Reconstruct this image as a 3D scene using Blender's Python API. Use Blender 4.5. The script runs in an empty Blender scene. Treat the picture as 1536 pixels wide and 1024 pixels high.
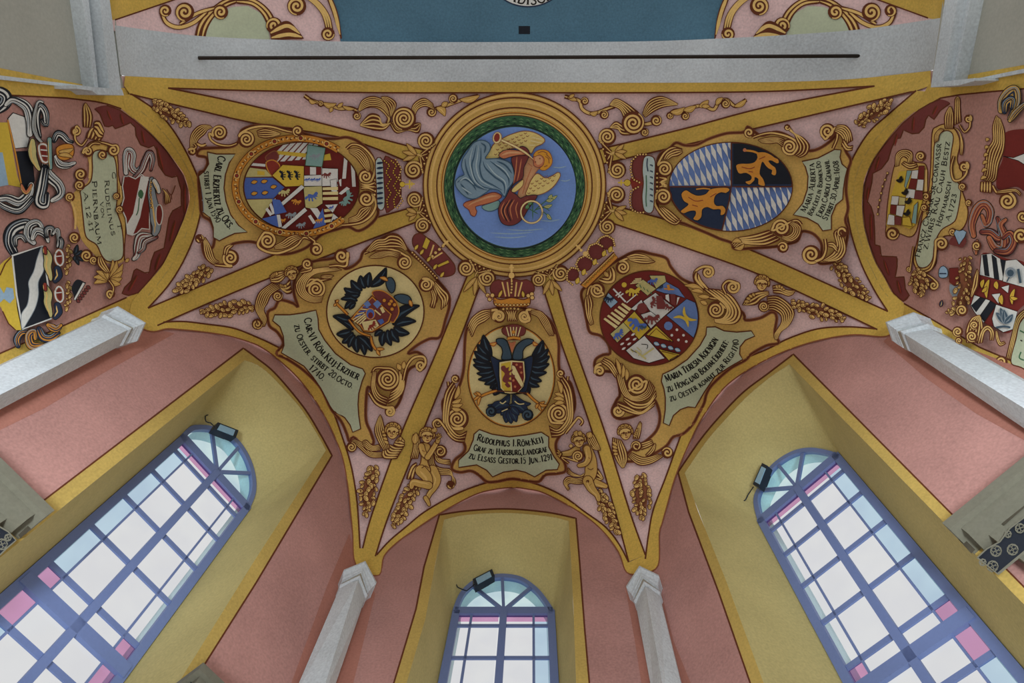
# Painted chancel vault of a baroque church, seen from the floor looking up.
import bpy, math, random, numpy as np
from mathutils import Vector, Matrix
from mathutils.geometry import delaunay_2d_cdt
from math import pi, sin, cos, hypot, atan2, sqrt
random.seed(7)
SC = bpy.context.scene
COL = SC.collection
# ------------------------------------------------------------------ camera
F, CX, CY = 1000.0, 768.0, 512.0
ZPX = (782.0, 270.0)                       # image of the zenith
CAM = np.array([0.0, 0.0, 1.6])
_z = np.array([ZPX[0]-CX, ZPX[1]-CY, F]); _z /= np.linalg.norm(_z)
_y = np.array([0, 1.0, 0]) - _z*_z[1]; _y /= np.linalg.norm(_y)
_x = np.cross(_y, _z)
cd = bpy.data.cameras.new('camera'); cam = bpy.data.objects.new('camera', cd); COL.objects.link(cam)
cd.sensor_width = 36; cd.lens = F/1536*36; cd.clip_start = .05; cd.clip_end = 200
W = lambda v: Vector((float(np.dot(v, _x)), float(np.dot(v, _y)), float(np.dot(v, _z))))
R = Matrix((W((1, 0, 0)), W((0, -1, 0)), W((0, 0, -1)))).transposed()
cam.matrix_world = Matrix.Translation(Vector(CAM)) @ R.to_4x4()
SC.camera = cam
SC.view_settings.view_transform = 'Standard'; SC.view_settings.look = 'None'
SC.view_settings.gamma = 1; SC.view_settings.use_curve_mapping = False

def rays(uv):
    "directions of the sight lines with z = 1 (world axes, z up)"
    uv = np.asarray(uv, float).reshape(-1, 2)
    d = np.stack([uv[:, 0]-CX, uv[:, 1]-CY, np.full(len(uv), F)], 1)
    w = np.stack([d@_x, d@_y, d@_z], 1)
    return w/w[:, 2:3]

# ------------------------------------------------------------------ materials
MATS = {}
def lin(c):
    c /= 255.0
    return c/12.92 if c <= .04045 else ((c+.055)/1.055)**2.4
GAIN = 1.0
def mat(key, rgb=None, rough=.85, var=.12, scale=3.0, metal=0.0, fine=40.0, bump=.0, spec=.25):
    "procedural painted plaster: a base colour, cloudy wear and fine grain"
    if key in MATS: return MATS[key]
    m = bpy.data.materials.new(key); m.use_nodes = True
    nt = m.node_tree; n = nt.nodes; l = nt.links
    b = n['Principled BSDF']; b.inputs['Roughness'].default_value = rough
    b.inputs['Metallic'].default_value = metal
    b.inputs['Specular IOR Level'].default_value = spec
    tc = n.new('ShaderNodeTexCoord')
    n1 = n.new('ShaderNodeTexNoise'); n1.inputs['Scale'].default_value = scale; n1.inputs['Detail'].default_value = 5
    n2 = n.new('ShaderNodeTexNoise'); n2.inputs['Scale'].default_value = fine; n2.inputs['Detail'].default_value = 3
    for q in (n1, n2): l.new(tc.outputs['Object'], q.inputs['Vector'])
    ad = n.new('ShaderNodeMath'); ad.operation = 'ADD'
    l.new(n1.outputs['Fac'], ad.inputs[0]); l.new(n2.outputs['Fac'], ad.inputs[1])
    mr = n.new('ShaderNodeMapRange'); mr.inputs[1].default_value = .6; mr.inputs[2].default_value = 1.4
    mr.inputs[3].default_value = 1-var; mr.inputs[4].default_value = 1+var
    l.new(ad.outputs[0], mr.inputs[0])
    mx = n.new('ShaderNodeMix'); mx.data_type = 'RGBA'; mx.blend_type = 'MULTIPLY'; mx.inputs[0].default_value = 1
    c = [lin(q)*GAIN for q in rgb]
    mx.inputs[6].default_value = (*c, 1)
    l.new(mr.outputs[0], mx.inputs[7]); l.new(mx.outputs[2], b.inputs['Base Color'])
    if bump:
        bp = n.new('ShaderNodeBump'); bp.inputs['Strength'].default_value = bump; bp.inputs['Distance'].default_value = .01
        l.new(n2.outputs['Fac'], bp.inputs['Height']); l.new(bp.outputs[0], b.inputs['Normal'])
    MATS[key] = m
    return m
# painted colours (name: albedo as sRGB)
PAL = dict(
    pink=(236,202,198), pinkw=(186,138,129), pinks=(190,142,130), gold=(216,180,86), goldf=(218,178,98), gl=(238,198,120), gm=(214,172,94), br=(104,54,30),
    brl=(150,92,62), green=(198,206,174), ink=(40,36,32), crim=(124,46,40), cred=(150,60,48), navy=(44,56,80), blk=(34,38,46), blue=(112,140,196),
    blu2=(84,112,186), sky=(124,158,222), white=(228,228,220), cream=(238,220,156), ygreen=(206,196,130), teal=(138,176,168), grn=(72,116,80), grn2=(116,160,108),
    robe=(134,160,176), robed=(70,98,118), robel=(178,200,206), maroon=(126,62,58), skin=(226,170,122), skinr=(206,128,88), hair=(226,160,56), wing=(236,212,132),
    nblue=(86,124,144), erm=(188,206,200), stone=(206,214,217), stoned=(176,172,158), yel=(222,190,70), lbl=(160,190,212), gry=(150,160,166), slate=(70,90,104), org=(220,150,60))
def pm(k):
    if k in MATS: return MATS[k]
    big = k in ('pink', 'pinkw', 'pinks', 'gold', 'goldf', 'nblue', 'stone')
    return mat(k, PAL[k], var=.24 if big else .12, scale=1.1 if big else 3, bump=.15 if k in ('pinkw', 'stone') else 0)

# ------------------------------------------------------------------ curve helpers
def cr(p, closed=False, step=4.0):
    "Catmull-Rom through p, sampled about every step pixels"
    p = [tuple(map(float, q)) for q in p]; n = len(p)
    if n < 3 and not closed: return res(p, step)
    out = []
    for i in range(n if closed else n-1):
        a, b, c, d = (p[(i+j-1) % n] for j in range(4)) if closed else (p[max(i-1, 0)], p[i], p[i+1], p[min(i+2, n-1)])
        k = max(2, int(hypot(c[0]-b[0], c[1]-b[1])/step)+1)
        for j in range(k):
            t = j/k
            out.append(tuple(.5*(2*b[e]+(c[e]-a[e])*t+(2*a[e]-5*b[e]+4*c[e]-d[e])*t*t+(3*b[e]-a[e]-3*c[e]+d[e])*t**3) for e in (0, 1)))
    if not closed: out.append(p[-1])
    return out
def res(p, step=8.0, closed=False):
    out = []; n = len(p)
    for i in range(n if closed else n-1):
        a, b = p[i], p[(i+1) % n]; k = max(1, int(hypot(b[0]-a[0], b[1]-a[1])/step))
        out += [(a[0]+(b[0]-a[0])*j/k, a[1]+(b[1]-a[1])*j/k) for j in range(k)]
    if not closed: out.append(tuple(p[-1]))
    return out
def ell(cx, cy, rx, ry, rot=0, n=None, a0=0, a1=2*pi):
    n = n or max(8, int(max(rx, ry)*1.4)); full = abs(a1-a0) > 6.28
    ca, sa = cos(rot), sin(rot); o = []
    for i in range(n if full else n+1):
        t = a0+(a1-a0)*i/n; x, y = rx*cos(t), ry*sin(t)
        o.append((cx+x*ca-y*sa, cy+x*sa+y*ca))
    return o
def lerp(P, Q, t):
    P = arc(P, 24); Q = arc(Q, 24)
    return [(a[0]+(b[0]-a[0])*t, a[1]+(b[1]-a[1])*t) for a, b in zip(P, Q)]
def arc(P, n):
    "n points evenly spaced along P"
    P = np.array(P, float); d = np.r_[0, np.cumsum(np.hypot(*np.diff(P, axis=0).T))]
    s = np.linspace(0, d[-1], n)
    return np.stack([np.interp(s, d, P[:, 0]), np.interp(s, d, P[:, 1])], 1)
def inside(poly, uv):
    x, y = uv[:, 0], uv[:, 1]; r = np.zeros(len(uv), bool); p = np.array(poly, float)
    for (x0, y0), (x1, y1) in zip(p, np.roll(p, -1, 0)):
        c = (y0 > y) != (y1 > y)
        with np.errstate(divide='ignore', invalid='ignore'):
            r ^= c & (x < (x1-x0)*(y-y0)/(y1-y0)+x0)
    return r
def clip(poly, conv):
    "Sutherland-Hodgman: poly cut by a convex polygon"
    A = sum(a[0]*b[1]-b[0]*a[1] for a, b in zip(conv, conv[1:]+conv[:1])); s = 1 if A > 0 else -1
    out = list(poly)
    for a, b in zip(conv, conv[1:]+conv[:1]):
        inp, out = out, []
        f = lambda q: s*((b[0]-a[0])*(q[1]-a[1])-(b[1]-a[1])*(q[0]-a[0]))
        for i in range(len(inp)):
            p, q = inp[i-1], inp[i]; fp, fq = f(p), f(q)
            if (fp >= 0) != (fq >= 0):
                t = fp/(fp-fq); out.append((p[0]+(q[0]-p[0])*t, p[1]+(q[1]-p[1])*t))
            if fq >= 0: out.append(q)
        if not out: return []
    return out
# ------------------------------------------------------------------ surfaces the painting lies on
class Plane:
    def __init__(s, p, n): s.p = np.array(p, float); s.n = np.array(n, float)
    def P(s, uv, off=0.0):
        d = rays(uv); t = (s.p@s.n)/(d@s.n); q = d*t[:, None]
        return q - d/np.linalg.norm(d, axis=1)[:, None]*off + CAM
    def shift(s, k): return Plane(s.p+s.n*k, s.n)
def wall_through(a, b, out):
    a, b = np.array(a, float), np.array(b, float); n = np.array([(b-a)[1], -(b-a)[0]]); n /= np.linalg.norm(n)
    if n@np.array(out, float) < 0: n = -n
    return Plane((a[0], a[1], 0), (n[0], n[1], 0))
class Field:
    "a curved surface given by its height over the sight lines"
    def __init__(s, h): s.h = h
    def P(s, uv, off=0.0):
        d = rays(uv); q = d*s.h(np.asarray(uv, float).reshape(-1, 2))[:, None]
        return q - d/np.linalg.norm(d, axis=1)[:, None]*off + CAM

def link(name, V, Fc, mats, mi=None, parent=None, smooth=True):
    me = bpy.data.meshes.new(name)
    org = np.array(parent.location) if parent else 0.0
    me.from_pydata([tuple(v) for v in (np.asarray(V, float)-org)], [], Fc); 
    for m in mats: me.materials.append(m)
    if mi is not None and len(mi) == len(me.polygons): me.polygons.foreach_set('material_index', mi)
    if smooth: me.polygons.foreach_set('use_smooth', [True]*len(me.polygons))
    me.update()
    o = bpy.data.objects.new(name, me); COL.objects.link(o)
    if parent: o.parent = parent; o.matrix_parent_inverse = Matrix()
    return o
def tag(o, label=None, cat=None, group=None, kind=None):
    for k, v in (('label', label), ('category', cat), ('group', group), ('kind', kind)):
        if v: o[k] = v
    return o
def empty(name, loc, label, cat, group=None):
    o = bpy.data.objects.new(name, None); COL.objects.link(o); o.location = tuple(map(float, loc)); o.empty_display_size = .1
    return tag(o, label, cat, group)
def structure(name, *a, **k): return tag(link(name, *a, **k), kind='structure')

LAY = .0008
class Art:
    "paint on a surface: every call lays one thin coat over the ones before"
    def __init__(s, surf, z=.004, name=None, parent=None, own=None):
        s.S, s.z, s.V, s.F, s.M, s.mats, s.U = surf, z, [], [], [], [], []; s.T = (0, 0, 1.0); s.nv = 0; s.name, s.parent, s.own = name, parent, own
        s.cl = None
    def at(s, ox, oy, k=1.0): s.T = (ox, oy, k); return s
    def tr(s, p): return [(s.T[0]+q[0]*s.T[2], s.T[1]+q[1]*s.T[2]) for q in p]
    def _add(s, uv, faces, col):
        if col not in s.mats: s.mats.append(col)
        i = s.mats.index(col); s.z += LAY
        s.U.append(np.asarray(uv, float)); s.V.append(s.S.P(uv, s.z)); s.F += [tuple(s.nv+k for k in f) for f in faces]; s.M += [i]*len(faces); s.nv += len(uv)
    def raw(s, p, col):
        "fill a polygon given in picture space"
        if s.cl: p = clip(p, s.cl)
        if len(p) < 3: return
        p = res(p, 9, True); a = np.array(p)
        lo, hi = a.min(0), a.max(0); pts = list(p)
        if (hi-lo).min() > 14:
            g = np.stack(np.meshgrid(np.arange(lo[0]+5, hi[0], 10), np.arange(lo[1]+5, hi[1], 10)), -1).reshape(-1, 2)
            pts += [tuple(q) for q in g[inside(p, g)]]
        r = delaunay_2d_cdt([Vector(q) for q in pts], [], [list(range(len(p)))], 1, 1e-4)
        if r[2]: s._add([tuple(q) for q in r[0]], [tuple(f) for f in r[2]], col)
    def fill(s, p, col, sm=True, line=None, w=1.6):
        q = s.tr(p)
        if sm: q = cr(q, True, 4)
        s.raw(q, col)
        if line:
            if w > 2: s._rib(list(q)+[q[0], q[1]], w*2.2, 'brl')
            s._rib(list(q)+[q[0], q[1]], w, line)
        return s
    def _rib(s, p, w, col, taper=(1, 1)):
        p = np.array(p, float); k = np.r_[True, np.hypot(*np.diff(p, axis=0).T) > .05]; p = p[k]
        if len(p) < 2: return
        d = np.gradient(p, axis=0); d /= np.maximum(np.hypot(d[:, 0], d[:, 1]), 1e-9)[:, None]
        n = np.stack([-d[:, 1], d[:, 0]], 1); m = len(p); t = np.linspace(0, 1, m)
        ww = w*.5*np.minimum(1, np.minimum(taper[0]+(1-taper[0])*t*4, taper[1]+(1-taper[1])*(1-t)*4))
        uv = np.concatenate([p+n*ww[:, None], p-n*ww[:, None]])
        s._add(uv, [(i, i+1, m+i+1, m+i) for i in range(m-1)], col)
    def line(s, p, w, col, sm=True, taper=(1, 1)):
        q = s.tr(p); s._rib(cr(q, False, 3) if sm else res(q, 8), w, col, taper); return s
    def strand(s, p, w=2.6, o=1.3, taper=(.35, .35), col='gl', dk='br'):
        q = cr(s.tr(p), False, 2.5)
        s._rib(q, w+2*o, dk); s._rib(q, w, col, taper); return s
    def vol(s, cx, cy, r, turns, a0, tail=(), w=None, col='gl', dk='br', bg=True):
        "a volute: the tail runs in and winds up round (cx, cy)"
        (X, Y), = s.tr([(cx, cy)]); r *= s.T[2]; T = abs(turns)*2*pi; sg = 1 if turns > 0 else -1
        N = int(12*abs(turns))+6; a0 = math.radians(a0)
        sp = [(X+r*(1-.93*i/N)*cos(a0+sg*T*i/N), Y+r*(1-.93*i/N)*sin(a0+sg*T*i/N)) for i in range(N+1)]
        w = w or r/abs(turns)*.55
        if bg: s.raw(ell(X, Y, r+1.4, r+1.4), dk)
        q = cr(s.tr(tail)+sp, False, 2) if len(tail) else cr(sp, False, 2)
        if len(tail): s._rib(cr(s.tr(tail)+sp[:3], False, 2), w+2.4, dk)
        s._rib(q, w, col, (.4, .6)); return s
    def limb(s, p, ws, col='gm', dk='br', o=1.2, hl='gl'):
        "a rounded painted limb whose width follows ws"
        q = np.array(cr(s.tr(p), False, 2)); w = np.interp(np.linspace(0, 1, len(q)), np.linspace(0, 1, len(ws)), ws)*s.T[2]
        for g, c in ((o, dk), (0, col)):
            d = np.gradient(q, axis=0); d /= np.maximum(np.hypot(d[:, 0], d[:, 1]), 1e-9)[:, None]; n = np.stack([-d[:, 1], d[:, 0]], 1)
            h = (w*.5+g)[:, None]; a, b = q+n*h, q-n*h
            s._add(np.concatenate([a, b]), [(i, i+1, len(q)+i+1, len(q)+i) for i in range(len(q)-1)], c)
            for k in (0, -1): s.raw(ell(*q[k], w[k]*.5+g, w[k]*.5+g, n=10), c)
        if hl: s._rib(q+(np.stack([-np.gradient(q, axis=0)[:, 1], np.gradient(q, axis=0)[:, 0]], 1)), max(1, w.mean()*.22), hl, (.2, .2))
        return s
    def comb(s, P, Q, n, f=.55, col='gl', dk='br', o=1.0):
        "n strands flowing between the curves P and Q"
        P, Q = cr(s.tr(P), False, 4), cr(s.tr(Q), False, 4)
        body = list(map(tuple, arc(P, 20)))+list(map(tuple, arc(Q, 20)[::-1]))
        s.raw(body, dk); s._rib(body+body[:2], 2*o, dk)
        a, b = arc(P, 24), arc(Q, 24); wd = np.hypot(*(a-b).T).mean()/n
        for i in range(n):
            t = (i+.5)/n; s._rib(a+(b-a)*t, wd*f, col, (.35, .25))
        return s
    def leaf(s, b, t, w, bend=0, col='gm', dk='br', hl='gl'):
        (bx, by), (tx, ty) = s.tr([b, t]); w *= s.T[2]; L = hypot(tx-bx, ty-by); ux, uy = (tx-bx)/L, (ty-by)/L; nx, ny = -uy, ux
        f = lambda t, k: (bx+ux*L*t+nx*(k+bend*L*sin(pi*t)), by+uy*L*t+ny*(k+bend*L*sin(pi*t)))
        u = [f(0, 0), f(.25, w*.42), f(.55, w*.5), f(.8, w*.3), f(1, 0)]; v = [f(.8, -w*.3), f(.55, -w*.5), f(.25, -w*.42)]
        q = cr(u+v, True, 3); s._rib(q+q[:2], 1.8, dk); s.raw(q, col)
        s._rib([f(.12, 0), f(.4, w*.05), f(.85, 0)], max(.9, w*.22), hl, (.4, .3)); return s
    def disc(s, x, y, r, col, ry=None): (X, Y), = s.tr([(x, y)]); s.raw(ell(X, Y, r*s.T[2], (ry or r)*s.T[2]), col); return s
    def bunch(s, p, wid, n, seed=1, r=2.6):
        "leaves and fruit hanging along a path"
        g = random.Random(seed); q = cr(s.tr(p), False, 2); q = arc(q, 40); wid *= s.T[2]; it = []
        for i in range(n):
            t = (i+.5)/n; k = int(t*39); a, b = q[k], q[min(k+1, 39)]; d = hypot(*(b-a)) or 1
            nx, ny = -(b-a)[1]/d, (b-a)[0]/d; h = wid*sin(pi*min(1, t*.8+.15))**.8*(.5 if t > .9 else 1)
            o = ((i % 3)-1)*h*.38+g.uniform(-.16, .16)*h; it.append((a[0]+nx*o, a[1]+ny*o, r*g.uniform(.75, 1.5), atan2(b[1]-a[1], b[0]-a[0])+g.uniform(-.9, .9)+((i % 3)-1)*.6))
        wp = np.array([max(1.5, wid*sin(pi*min(1, (k/39.)*.8+.15))**.8*(.5 if k > 35 else .9)) for k in range(40)])
        d = np.gradient(q, axis=0); d /= np.hypot(d[:, 0], d[:, 1])[:, None]; nn = np.stack([-d[:, 1], d[:, 0]], 1)*wp[:, None]*.36
        s.raw([tuple(v) for v in q+nn]+[tuple(v) for v in (q-nn)[::-1]], 'brl')
        for x, y, e, a in it:
            s.raw(ell(x, y, e*1.25+1.0, e*.85+.9, a, 9), 'br'); s.raw(ell(x, y, e*1.2, e*.75, a, 9), 'gl'); s._rib(ell(x, y, e*.7, e*.4, a, 8, .4, 4.4), .9, 'br', (.5,.4))
        return s
    def text(s, t, base, h, col='ink', wt=1.0):
        write(s, t, s.tr(base), h, col, wt); return s
    def done(s, name=None, parent=None, label=None):
        "turn the paint into meshes: one for each piece that stands apart"
        if not s.V: return None
        name = name or s.name; par = parent or s.parent; n = len(s.U); g = list(range(n))
        def root(i):
            while g[i] != i: i = g[i]
            return i
        if par and not name.startswith(('lettering', 'dentils')):
            bb = [(u.min(0)-3, u.max(0)+3) for u in s.U]
            for i in range(n):
                for j in range(i):
                    if root(i) != root(j) and (bb[i][0] < bb[j][1]).all() and (bb[j][0] < bb[i][1]).all():
                        A_, B_ = (s.U[i], s.U[j]) if len(s.U[i]) < len(s.U[j]) else (s.U[j], s.U[i])
                        if (np.abs(A_[:, None]-B_[None]).max(2) < 4.5).any(): g[root(i)] = root(j)
        else: g = [0]*n
        off = np.cumsum([0]+[len(u) for u in s.U]); own_ = np.repeat(np.arange(n), [len(u) for u in s.U]); out = []
        V = np.concatenate(s.V); fr = [root(own_[f[0]]) for f in s.F]; vr = np.array([root(k) for k in range(n)])[own_]
        for r in sorted(set(vr), key=lambda r: -int((vr == r).sum())):
            idx = np.flatnonzero(vr == r); mp = np.full(len(V), -1); mp[idx] = np.arange(len(idx))
            F_ = [tuple(int(mp[k]) for k in f) for f, q in zip(s.F, fr) if q == r]; M_ = [m for m, q in zip(s.M, fr) if q == r]; used = sorted(set(M_))
            out.append(link(name, V[idx], F_, [pm(s.mats[k]) for k in used], [used.index(m) for m in M_], par))
        if label: out[0]['label'] = label
        if s.own: s.own.z = s.z
        return out[0]
class Thing:
    def __init__(s, name, surf, px, label, cat, group=None, z=.004):
        s.S, s.z = surf, z; s.root = empty(name, surf.P([px])[0], label, cat, group)
    def art(s, name, parent=None):
        if name == 'inscription_panel' and s.S is VAULT: s.z += .008
        return Art(s.S, s.z, name, parent or s.root, s)

# ------------------------------------------------------------------ brush capitals (thick stems, thin cross strokes, serifs)
def _g(w, *st): return (w, st)
C1 = [(.72,.8),(.55,.97),(.35,1),(.12,.8),(.05,.5),(.12,.2),(.35,0),(.58,.03),(.74,.2)]
O1 = [(.4,1),(.12,.83),(.04,.5),(.12,.17),(.4,0),(.68,.17),(.76,.5),(.68,.83),(.4,1)]
GL = {
 'A': _g(.8, ('n',[(.02,0),(.4,1)]), ('t',[(.4,1),(.76,0)]), ('n',[(.18,.35),(.62,.35)])),
 'B': _g(.68, ('t',[(.14,0),(.14,1)]), ('c',[(.14,1),(.5,.95),(.55,.75),(.4,.55),(.14,.53)]), ('c',[(.14,.53),(.5,.48),(.62,.25),(.5,.04),(.14,0)])),
 'C': _g(.78, ('c',C1)), 'D': _g(.8, ('t',[(.14,0),(.14,1)]), ('c',[(.14,1),(.5,.95),(.72,.7),(.74,.4),(.55,.06),(.14,0)])),
 'E': _g(.64, ('t',[(.14,0),(.14,1)]), ('n',[(.14,1),(.56,1),(.56,.88)]), ('n',[(.14,.52),(.46,.52)]), ('n',[(.14,0),(.6,0),(.6,.14)])),
 'F': _g(.6, ('t',[(.14,0),(.14,1)]), ('n',[(.14,1),(.56,1),(.56,.88)]), ('n',[(.14,.52),(.46,.52)])),
 'G': _g(.82, ('c',C1), ('t',[(.72,.0),(.72,.42)]), ('n',[(.5,.42),(.8,.42)])),
 'H': _g(.84, ('t',[(.14,0),(.14,1)]), ('t',[(.7,0),(.7,1)]), ('n',[(.14,.52),(.7,.52)])),
 'I': _g(.34, ('t',[(.17,0),(.17,1)])), 'J': _g(.44, ('t',[(.3,1),(.3,.05),(.2,-.15),(.03,-.18)])),
 'K': _g(.76, ('t',[(.14,0),(.14,1)]), ('n',[(.66,1),(.16,.46)]), ('t',[(.3,.6),(.7,0)])),
 'L': _g(.62, ('t',[(.14,0),(.14,1)]), ('n',[(.14,0),(.58,0),(.58,.18)])),
 'M': _g(.98, ('n',[(.08,0),(.14,1)]), ('t',[(.14,1),(.48,.1)]), ('n',[(.48,.1),(.82,1)]), ('t',[(.82,1),(.88,0)])),
 'N': _g(.82, ('n',[(.12,0),(.12,1)]), ('t',[(.12,1),(.7,0)]), ('n',[(.7,0),(.7,1)])),
 'O': _g(.8, ('c',O1)), 'Ö': _g(.8, ('c',O1), ('d',[(.25,1.2)]), ('d',[(.55,1.2)])),
 'P': _g(.66, ('t',[(.14,0),(.14,1)]), ('c',[(.14,1),(.5,.96),(.6,.75),(.5,.52),(.14,.48)])),
 'R': _g(.74, ('t',[(.14,0),(.14,1)]), ('c',[(.14,1),(.5,.96),(.58,.76),(.48,.55),(.14,.5)]), ('t',[(.34,.5),(.7,0)])),
 'S': _g(.62, ('c',[(.54,.84),(.4,1),(.16,.95),(.08,.75),(.22,.57),(.42,.45),(.56,.25),(.46,.04),(.2,0),(.06,.17)])),
 'T': _g(.72, ('t',[(.36,0),(.36,1)]), ('n',[(.04,.86),(.04,1),(.68,1),(.68,.86)])),
 'U': _g(.8, ('t',[(.12,1),(.12,.25),(.3,0),(.52,.03),(.68,.25)]), ('n',[(.68,.0),(.68,1)])),
 'V': _g(.76, ('t',[(.02,1),(.38,0)]), ('n',[(.38,0),(.74,1)])),
 'W': _g(1.1, ('t',[(.02,1),(.3,0)]), ('n',[(.3,0),(.55,.95)]), ('t',[(.55,.95),(.8,0)]), ('n',[(.8,0),(1.06,1)])),
 'Z': _g(.66, ('n',[(.06,.86),(.08,1),(.58,1)]), ('t',[(.58,1),(.06,0)]), ('n',[(.06,0),(.6,0),(.62,.15)])),
 '1': _g(.4, ('t',[(.2,0),(.2,1)]), ('n',[(.2,1),(.04,.8)])), '2': _g(.6, ('c',[(.08,.78),(.2,.98),(.42,.98),(.52,.75),(.4,.45),(.06,.02)]), ('t',[(.06,.03),(.56,.03)])),
 '3': _g(.58, ('c',[(.1,.9),(.35,1),(.5,.8),(.28,.55),(.52,.32),(.4,.02),(.08,.06)])),
 '4': _g(.62, ('n',[(.42,1),(.06,.3),(.6,.3)]), ('t',[(.42,0),(.42,1)])), '5': _g(.56, ('n',[(.5,1),(.16,1),(.12,.6)]), ('c',[(.12,.6),(.4,.6),(.5,.3),(.35,.02),(.06,.06)])),
 '6': _g(.6, ('c',[(.5,.95),(.2,.75),(.08,.35),(.25,.0),(.48,.12),(.46,.42),(.14,.42)])), '7': _g(.56, ('n',[(.06,.85),(.06,1),(.52,1)]), ('t',[(.52,1),(.2,0)])),
 '8': _g(.58, ('c',[(.28,.55),(.08,.78),(.28,1),(.48,.78),(.28,.55),(.06,.25),(.28,0),(.52,.25),(.28,.55)])), '9': _g(.58, ('c',[(.48,.6),(.25,.5),(.08,.75),(.28,1),(.5,.8),(.45,.35),(.15,.02)])),
 '0': _g(.6, ('c',[(a*.76,b) for a,b in O1])), '.': _g(.26, ('d',[(.12,.06)])), ':': _g(.28, ('d',[(.13,.1)]), ('d',[(.13,.6)])), ',': _g(.26, ('t',[(.14,.06),(.06,-.16)])), ' ': _g(.34)}
def write(a, t, base, h, col, wt=1.0):
    adv = []; x = 0
    for ch in t:
        k = .8 if ch.islower() else 1.0; g = GL.get(ch.upper()) or GL['.']
        adv.append((x, k, g)); x += (g[0]+.1)*k
    P = np.array(cr(base, False, 3) if len(base) > 2 else res(base, 3), float)
    d = np.r_[0, np.cumsum(np.hypot(*np.diff(P, axis=0).T))]; sx = d[-1]/x
    def mp(u, v):
        s_ = min(max(u*sx, 0), d[-1]); px, py = np.interp(s_, d, P[:, 0]), np.interp(s_, d, P[:, 1])
        e = 2.0; ax, ay = np.interp(max(s_-e, 0), d, P[:, 0]), np.interp(max(s_-e, 0), d, P[:, 1]); bx, by = np.interp(min(s_+e, d[-1]), d, P[:, 0]), np.interp(min(s_+e, d[-1]), d, P[:, 1])
        L = hypot(bx-ax, by-ay) or 1; dx, dy = (bx-ax)/L, (by-ay)/L
        return (px+dy*v*h, py-dx*v*h)
    z0 = a.z
    for x0, k, (gw, st) in adv:
        for kd, pts in st:
            a.z = z0
            q = [mp(x0+px*k, py*k) for px, py in pts]
            if kd == 'd': a.raw(ell(q[0][0], q[0][1], .09*h, .09*h, 0, 6), col); continue
            w = {'t': .205, 'n': .1, 'c': .165}[kd]*h*wt
            a._rib(cr(q, False, 1.5) if kd == 'c' or len(q) > 3 else q, w, col)
            for px, py in (pts[0], pts[-1]):
                if kd == 't' and py in (0, 1):
                    a._rib([mp(x0+(px-.13)*k, py*k), mp(x0+(px+.13)*k, py*k)], .07*h*wt, col)
    a.z = z0+LAY
# ================================================================== the room
HS = 7.0                                    # spring height of the vault above the eye
def plan(px, h=HS): return rays([px])[0][:2]*h
cA, cB, cC, cD = (196, 484), (541, 858), (964, 861), (1352, 484)
pA, pB, pC, pD = (plan(c, 7.5) for c in (cA, cB, cC, cD))
pE, pF = plan((150, 140), 7.3), plan((1408, 128), 7.3)
W_EA = wall_through(pE, pA, (-1, 0)); W_AB = wall_through(pA, pB, (-1, 1)); W_BC = wall_through(pB, pC, (0, 1))
W_CD = wall_through(pC, pD, (1, 1)); W_DF = wall_through(pD, pF, (1, 0))
WALLS = [W_EA, W_AB, W_BC, W_CD, W_DF]
# outline of the vault where it meets walls and chancel arch (picture coordinates)
eaW = [(183,143),(190,167),(202,178),(224,197),(246,220),(264,244),(276,262),(283,285),(284,303),(275,331),(262,361),(245,396),(225,421),(207,441),(196,458),cA]
eaV = [(197,141),(233,165),(256,190),(275,220),(290,250),(300,276),(303,303),(297,336),(287,366),(270,401),(250,431),(222,462)]
abW = [cA,(226,497),(250,493),(270,494),(300,497),(340,503),(375,513),(396,523),(421,542),(450,570),(479,610),(500,650),(514,687),(522,730),(526,768),(529,800),(531,838),cB]
abV = [(245,483),(275,482),(310,486),(350,492),(384,505),(410,517),(446,537),(472,570),(496,609),(515,660),(527,700),(534,740),(537,770),(540,822)]
bcW = [cB,(569,862),(576,834),(596,813),(621,795),(659,770),(709,743),(740,734),(768,731),(790,733),(818,740),(868,767),(903,795),(928,828),(940,858),cC]
bcV = [(565,832),(584,811),(609,790),(639,766),(690,738),(740,721),(768,718),(805,726),(843,743),(878,768),(908,790),(928,815),(943,843)]
cdW = [cC,(987,848),(989,800),(993,785),(1000,760),(1013,715),(1035,662),(1058,619),(1093,575),(1152,538),(1214,514),(1277,502),(1330,504),cD]
cdV = [(968,838),(973,800),(980,764),(998,717),(1030,632),(1063,577),(1105,544),(1152,523),(1184,507),(1227,493),(1272,490),(1314,493)]
dfW = [cD,(1356,458),(1339,440),(1326,416),(1313,394),(1303,367),(1296,340),(1293,310),(1294,289),(1297,267),(1309,240),(1319,225),(1337,201),(1352,184),(1376,164),(1393,152),(1402,138)]
dfV = [(1331,466),(1312,436),(1292,396),(1277,351),(1269,306),(1268,276),(1277,242),(1302,200),(1332,172),(1374,136)]
topW = [(1396,106),(1352,111),(1270,119),(1152,123),(960,124),(768,123),(576,122),(384,120),(300,119),(250,117),(188,114)]
arcS = lambda p: cr(p, False, 6)
VB = arcS(eaW)+arcS(abW)+arcS(bcW)+arcS(cdW)+arcS(dfW)+arcS(topW)
def arch_h(u, crown=2.3): return 7.15+crown*np.sqrt(np.clip(1-((u-790)/625.0)**2, 0.0, 1))
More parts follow.
